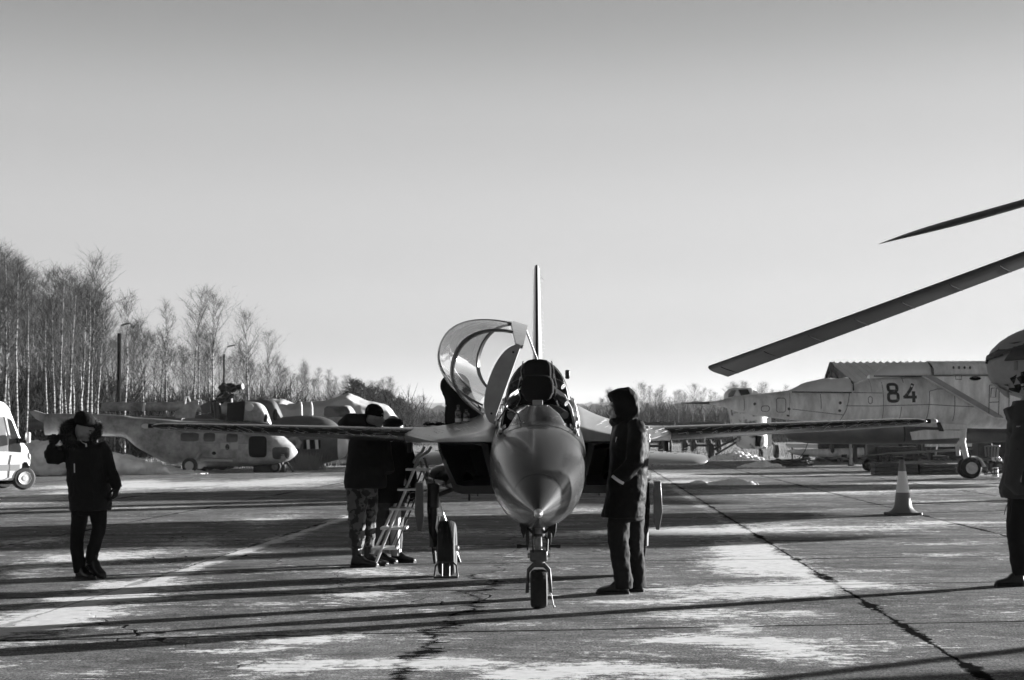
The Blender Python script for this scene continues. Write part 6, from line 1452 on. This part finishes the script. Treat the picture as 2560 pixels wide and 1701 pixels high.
def ribbon(m, p, d, L_, w, r_, up=.25, seg=2):
    s = d.cross(Vector((r_.uniform(-1,1), r_.uniform(-1,1), r_.uniform(-1,1)))).normalized()*w*.5
    o = len(m.v); q = p.copy()
    for k in range(seg + 1):
        f = 1 - k/seg*.75; m.v += [tuple(q - s*f), tuple(q + s*f)]
        if k: m.f.append((o+2*k-2, o+2*k-1, o+2*k+1, o+2*k))
        d = (d + Vector((r_.uniform(-.15,.15), r_.uniform(-.15,.15), up*.5 + r_.uniform(-.1,.1)))).normalized(); q = q + d*L_/seg
    return q
def birch_mesh(h, seed, spread=1.0, n1=34, low=.33, tw=.015, lean=.0):
    r_ = random.Random(seed); t = MB(); c = MB(); pts = []; x = y = 0; bx_, by_ = r_.uniform(-1,1)*.03 + lean, r_.uniform(-1,1)*.03
    N = 14
    for i in range(N+1):
        f = i/N; pts.append(Vector((x, y, h*f))); x += bx_*h/N + r_.uniform(-.05,.05); y += by_*h/N + r_.uniform(-.05,.05)
        bx_ += r_.uniform(-.012,.012)
    r0 = .0085*h + r_.uniform(-.01,.02)
    t.tube(pts, [max(.012, r0*(1-.93*i/N)) for i in range(N+1)], 7)
    def at(f):
        q = f*N; i = min(int(q), N-1); return pts[i].lerp(pts[i+1], q-i)
    for b in range(n1):
        f = low + (1-low)*((b + r_.random())/n1)**.9; f = min(f, .985); p = at(f); az = r_.uniform(0, 6.283)
        env = math.sin(math.pi*min(1, (f-low)/(1-low)*.86 + .14))**.8
        L1 = spread*(.35 + 1.75*env)*h/12*r_.uniform(.7,1.25); inc = r_.uniform(.42,.85)
        d = Vector((math.cos(az)*math.sin(inc), math.sin(az)*math.sin(inc), math.cos(inc)))
        bp_ = [p]; q = p; dd = d.copy()
        for k in range(4):
            q = q + dd*L1/4; bp_.append(q); dd = (dd + Vector((r_.uniform(-.1,.1), r_.uniform(-.1,.1), .13))).normalized()
        c.tube(bp_, [.022*h/12*(1-f*.5), .017*h/12, .012, .009, .005], 3, caps=False)
        for s_ in range(6):
            k = r_.uniform(.2, 1.0)*4; i = min(int(k), 3); q = bp_[i].lerp(bp_[i+1], k-i); a2 = r_.uniform(0,6.283)
            d2 = (dd*.8 + Vector((math.cos(a2)*.75, math.sin(a2)*.75, r_.uniform(-.1,.5)))).normalized(); L2 = L1*r_.uniform(.25,.5)
            e = ribbon(c, q, d2, L2, tw*1.2, r_, .2, 2)
            for w_ in range(5):
                qq = q.lerp(e, r_.uniform(.2,1)); a3 = r_.uniform(0,6.283)
                d3 = (d2*.9 + Vector((math.cos(a3)*.7, math.sin(a3)*.7, r_.uniform(-.5,.4)))).normalized(); ribbon(c, qq, d3, r_.uniform(.3,.75)*h/12, tw*.8, r_, .05, 2)
    for k in range(4):   # dead low twigs
        ribbon(c, at(r_.uniform(.12, low)), Vector((r_.uniform(-1,1), r_.uniform(-1,1), .6)).normalized(), r_.uniform(.5,1.4), .02, r_, .2, 2)
    return t.mesh('birch_trunk'), c.mesh('birch_crown')
PROTO = [birch_mesh(12.0, 20+i, spread=(.75,.9,1.0,1.15,.85,1.05,.7,1.1)[i], n1=(30,36,34,38,40,32,28,34)[i], low=(.36,.42,.33,.38,.30,.45,.40,.35)[i]) for i in range(8)]
for t_, c_ in PROTO:
    for me_, mt in ((t_, BARK), (c_, TWIG)): me_.materials.append(mt)
    t_.shade_smooth()
def birch(px, D, top, label, k=None, group='birches along the edge of the wood', sc_xy=1.0, rz=None):
    q = P(px, 1090, D); H = P(px, top, D).z; r_ = random.Random(int(px*7+D))
    k = r_.randrange(8) if k is None else k; s = H/12.0
    o = thing('birch_tree', label, 'tree', (q.x, D, 0), r_.uniform(0,6.28) if rz is None else rz, group); o.scale = (s*sc_xy, s*sc_xy, s)
    for nm, me_ in (('trunk', PROTO[k][0]), ('crown', PROTO[k][1])):
        c = bpy.data.objects.new(nm, me_); COL.objects.link(c); c.parent = o
    return o
one = [(310,96,752,'slender birch just right of the tall dark lamp post',5),(412,112,765,'lone birch with a thin straight trunk, left of the twin birches',6),(484,113,738,'tallest birch of the middle clump, left of its twin',2),
       (504,112,775,'birch leaning against the tallest one of the middle clump',0),(535,118,742,'airy birch at the right end of the middle clump, beside the small lamp post',5),(622,128,795,'small pyramid shaped birch above the stripped rotor head',3),
       (674,136,842,'short dense birch right of the pyramid shaped one',7),(758,205,908,'thin lone birch standing above the tarpaulin',6),(362,118,815,'low hazy birch behind the tail boom, between the lamp post and the lone birch',1),
       (228,92,668,'tall birch with a bright forked trunk at the right edge of the dense wood',3)]
for px, D, top, lab, k in one: birch(px, D, top, lab, k)
for k, (px, D, top) in enumerate(((308,97,800),(500,114,800),(668,137,880))): pass
r_ = random.Random(42)
tops = ([-120,0,55,90,125,170,228,262],[612,636,672,714,676,722,694,785])
for i in range(64):
    px = -110 + 370*((i*0.618034) % 1.0); D = 78 + 62*((i*.7548777) % 1.0) + r_.uniform(-2,2)
    tp_ = float(np.interp(px, tops[0], tops[1])) + r_.choice((r_.uniform(-12,20), r_.uniform(0,110))) + (D-85)*.3
    birch(px, D, tp_, 'bare white trunked birch standing in the dense wood at the left edge', sc_xy=r_.uniform(.8,1.1), group='birches in the dense wood')
for i in range(34):
    px = 262 + 430*((i*0.618034) % 1.0); D = 128 + 50*((i*.7548777) % 1.0)
    tp_ = float(np.interp(px, [262,310,400,520,620,700],[830,845,850,850,880,905])) + r_.uniform(-25,45)
    birch(px, D, tp_, 'hazy bare birch standing behind the row of lone birches', sc_xy=r_.uniform(.9,1.3), group='birches behind the middle clump')
for i in range(30):
    px = 690 + 300*((i*0.618034) % 1.0); D = 210 + 130*((i*.7548777) % 1.0)
    tp_ = float(np.interp(px, [690,800,900,980],[925,945,955,968])) + r_.uniform(-22,25)
    birch(px, D, tp_, 'distant bare birch between the lone birches and the dark pines', sc_xy=r_.uniform(.9,1.4), group='distant birches above the tarpaulin')
for i in range(58):
    px = 1500 + 560*((i*0.618034) % 1.0) + r_.uniform(-8,8); D = 250 + 130*((i*.7548777) % 1.0)
    if 2000 < px: D += 60
    tp_ = float(np.interp(px, [1500,1600,1700,1850,2060],[992,982,988,976,992])) + r_.uniform(-18,18)
    birch(px, D, tp_, 'distant bare birch in the far tree line behind the right wing', sc_xy=r_.uniform(.9,1.4), group='birches in the far tree line')
for i in range(16):
    px = 955 + 150*((i*0.618034) % 1.0); D = 330 + 120*((i*.7548777) % 1.0)
    birch(px, D, 1010 + r_.uniform(-25,25), 'distant bare birch right of the dark pines', sc_xy=r_.uniform(.9,1.4), group='distant birches beside the pines')
# undergrowth that reads as one mass
def mass(name, label, spots, wtw, mat, per):
    m = MB()
    for (x, y, h, w) in spots:
        for k in range(per):
            a = r_.uniform(0,6.283); rr_ = w*r_.random()**.5; p = Vector((x + math.cos(a)*rr_, y + math.sin(a)*rr_, h*r_.random()**1.3*.8))
            d = Vector((r_.uniform(-.6,.6), r_.uniform(-.6,.6), r_.uniform(.3,1))).normalized(); ribbon(m, p, d, h*r_.uniform(.12,.32), wtw*r_.uniform(.6,1.3), r_, .1, 2)
    o = m.build(name, mat, None, smooth=0); return tag(o, label, 'undergrowth', kind='stuff')
sp_l = []
for i in range(230):
    px = -160 + 1180*((i*.618034) % 1.0); f = (i*.7548777) % 1.0
    if px < 270: D = 86 + 66*f; h = r_.uniform(4.5,8.0) if f > .2 else r_.uniform(1.6,3.2)
    elif px < 700: D = 108 + 75*f; h = (np.interp(px,[270,700],[8.2,7.0]))*r_.uniform(.55,1.0) if f > .3 else r_.uniform(2,4.5)
    else: D = 190 + 150*f; h = r_.uniform(5,9)
    q = P(px, 1090, D); sp_l.append((q.x, D, h, h*.45))
mass('undergrowth', 'dark bare undergrowth filling the wood on the left', sp_l, .075, TWIGD, 420)
sp_r = []
for i in range(150):
    px = 1440 + 720*((i*.618034) % 1.0); D = 270 + 160*((i*.7548777) % 1.0); q = P(px, 1090, D); sp_r.append((q.x, D, r_.uniform(4,8), 4.5))
for i in range(40):
    px = 950 + 170*((i*.618034) % 1.0); D = 340 + 140*((i*.7548777) % 1.0); q = P(px, 1090, D); sp_r.append((q.x, D, r_.uniform(4,8), 4.5))
mass('far_undergrowth', 'dark bare undergrowth filling the far tree line on the right', sp_r, .17, TWIGD, 460)
# dark pines
def pine(px, D, top, label, seed):
    H = P(px, top, D).z; q = P(px, 1090, D); rr_ = random.Random(seed); o = thing('pine_tree', label, 'tree', (q.x, D, 0), 0, 'dark pines')
    MB().tube([(0,0,0),(.1,0,H*.5),(0,.1,H*.96)], [.22,.15,.03], 8).build('trunk', PBARK, o)
    m = MB()
    for k in range(90):
        f = .18 + .80*k/90; az = rr_.uniform(0,6.28); L_ = (1-f)**.7*H*.34*rr_.uniform(.5,1.15) + .3; c0 = Vector((math.cos(az)*L_, math.sin(az)*L_, H*f + L_*.15))
        m.tube([(0,0,H*f), c0], [.05,.02], 3, caps=False)
        for j in range(26):
            b_ = Vector((0,0,H*f)).lerp(c0, rr_.uniform(.35,1.1)) + Vector((rr_.uniform(-.4,.4), rr_.uniform(-.4,.4), rr_.uniform(-.25,.35)))
            d = Vector((rr_.uniform(-1,1), rr_.uniform(-1,1), rr_.uniform(-.2,1))).normalized(); ribbon(m, b_, d, rr_.uniform(.35,.7), .16, rr_, .1, 1)
    m.build('crown', NEEDLE, o, smooth=0)
pine(888,196,954,'tallest dark pine with a pointed crown behind the tarpaulin peak',1); pine(925,205,972,'middle dark pine right of the tallest one',2); pine(962,200,980,'dark pine furthest right above the slope of the tarpaulin',3); pine(1000,214,1000,'small dark pine at the right foot of the tarpaulin',4)
# lamp posts in the wood
def lamp(px, D, top, arm, label, w):
    H = P(px, top, D).z; q = P(px, 1090, D); o = thing('street_lamp', label, 'lamp post', (q.x, D, 0)); s = D/F
    MB().tube([(0,0,0),(0,0,H)], [w*1.15, w], 10).build('post', M('post_dark', .008, .9, spec=.05), o)
    a = [(0,0,H-.05)] + [(x*s, 0, H + z*s) for x, z in arm]; MB().tube(a, .012, 6).build('bracket', M('bracket_grey', .06, .6), o)
    MB().body([(a[-1][0]-.05,0,a[-1][2],.05,.05,.05),(a[-1][0]+.35,0,a[-1][2]+.1,.12,.07,.05),(a[-1][0]+.6,0,a[-1][2]+.14,.03,.03,.03)], 12, axis='x', fine=8).build('lamp_head', M('lamp_head_grey', .10, .5), o)
lamp(296, 94, 834, [(2,12),(5,20)], 'tall dark lamp post standing in front of the birches', .12)
lamp(559, 116, 886, [(3,10),(9,18)], 'smaller lamp post with a bracket arm right of the middle birches', .07)
# dry grass along the edge of the apron
m = MB()
for i in range(5200):
    if i < 2600: px = r_.uniform(-60,1000); D = r_.uniform(63,90) + max(0,(px-300))*.02
    elif i < 3400: px = r_.gauss(765,18); D = r_.uniform(66,70)
    else: px = r_.uniform(1480,2560); D = r_.uniform(85,190)
    q = P(px, 1090, D); h = r_.uniform(.15,.55)*(1.6 if 2600 <= i < 3400 else 1.0); ribbon(m, Vector((q.x, D, 0)), Vector((r_.uniform(-.4,.4), r_.uniform(-.4,.4), 1)).normalized(), h, .035, r_, -.1, 2)
tag(m.build('dry_grass', M('dry_grass_blade', .16, .9), None, smooth=0), 'tufts of dry winter grass along the edge of the apron', 'grass', kind='stuff')
# far wooded hills
hr = random.Random(9); m = MB()
def ridge(D, base, amp, x0, x1, n, seed, depth):
    rs_ = random.Random(seed); ph = [rs_.uniform(0,6.28) for _ in range(6)]; top = []; 
    for i in range(n+1):
        x = x0 + (x1-x0)*i/n; z = base + amp*(.5*math.sin(x/900+ph[0]) + .3*math.sin(x/380+ph[1]) + .15*math.sin(x/150+ph[2])) + rs_.uniform(0,4.5)
        top.append((x, z))
    rows = [[(x, D, -1) for x, z in top], [(x, D+depth*.25, z*.55) for x, z in top], [(x, D+depth*.5, z*.93) for x, z in top], [(x, D+depth*.55, z) for x, z in top], [(x, D+depth, -1) for x, z in top]]
    return MB().rings(rows, caps=False, closed=False)
ridge(2300, 66, 9, -2600, 2600, 900, 5, 900).build('hills', M('far_forest', .035, .95, var=.4, vs=.02), None, smooth=0)
tag(bpy.data.objects['hills'], 'low wooded ridge fading on the horizon', 'hills', kind='structure')
ridge(900, 17, 4, -1500, 1500, 900, 8, 200).build('far_wood', M('mid_forest', .035, .95, var=.4, vs=.05), None, smooth=0)
tag(bpy.data.objects['far_wood'], 'distant wood reading as one dark band below the ridge', 'wood', kind='structure')
# the air: pale haze round everything
hz = MB().box((0, 1800, 60), (7000, 5200, 122)).build('haze', [], None, smooth=0)
hm_ = bpy.data.materials.new('haze_air'); hm_.use_nodes = True; n_ = hm_.node_tree.nodes; n_.remove(n_['Principled BSDF'])
pv = n_.new('ShaderNodeVolumePrincipled'); pv.inputs['Color'].default_value = (.92,.92,.92,1); pv.inputs['Density'].default_value = .00011; pv.inputs['Anisotropy'].default_value = .2
hm_.node_tree.links.new(pv.outputs[0], n_['Material Output'].inputs['Volume']); hz.data.materials.append(hm_)
tag(hz, 'thin pale winter haze', 'haze', kind='stuff')
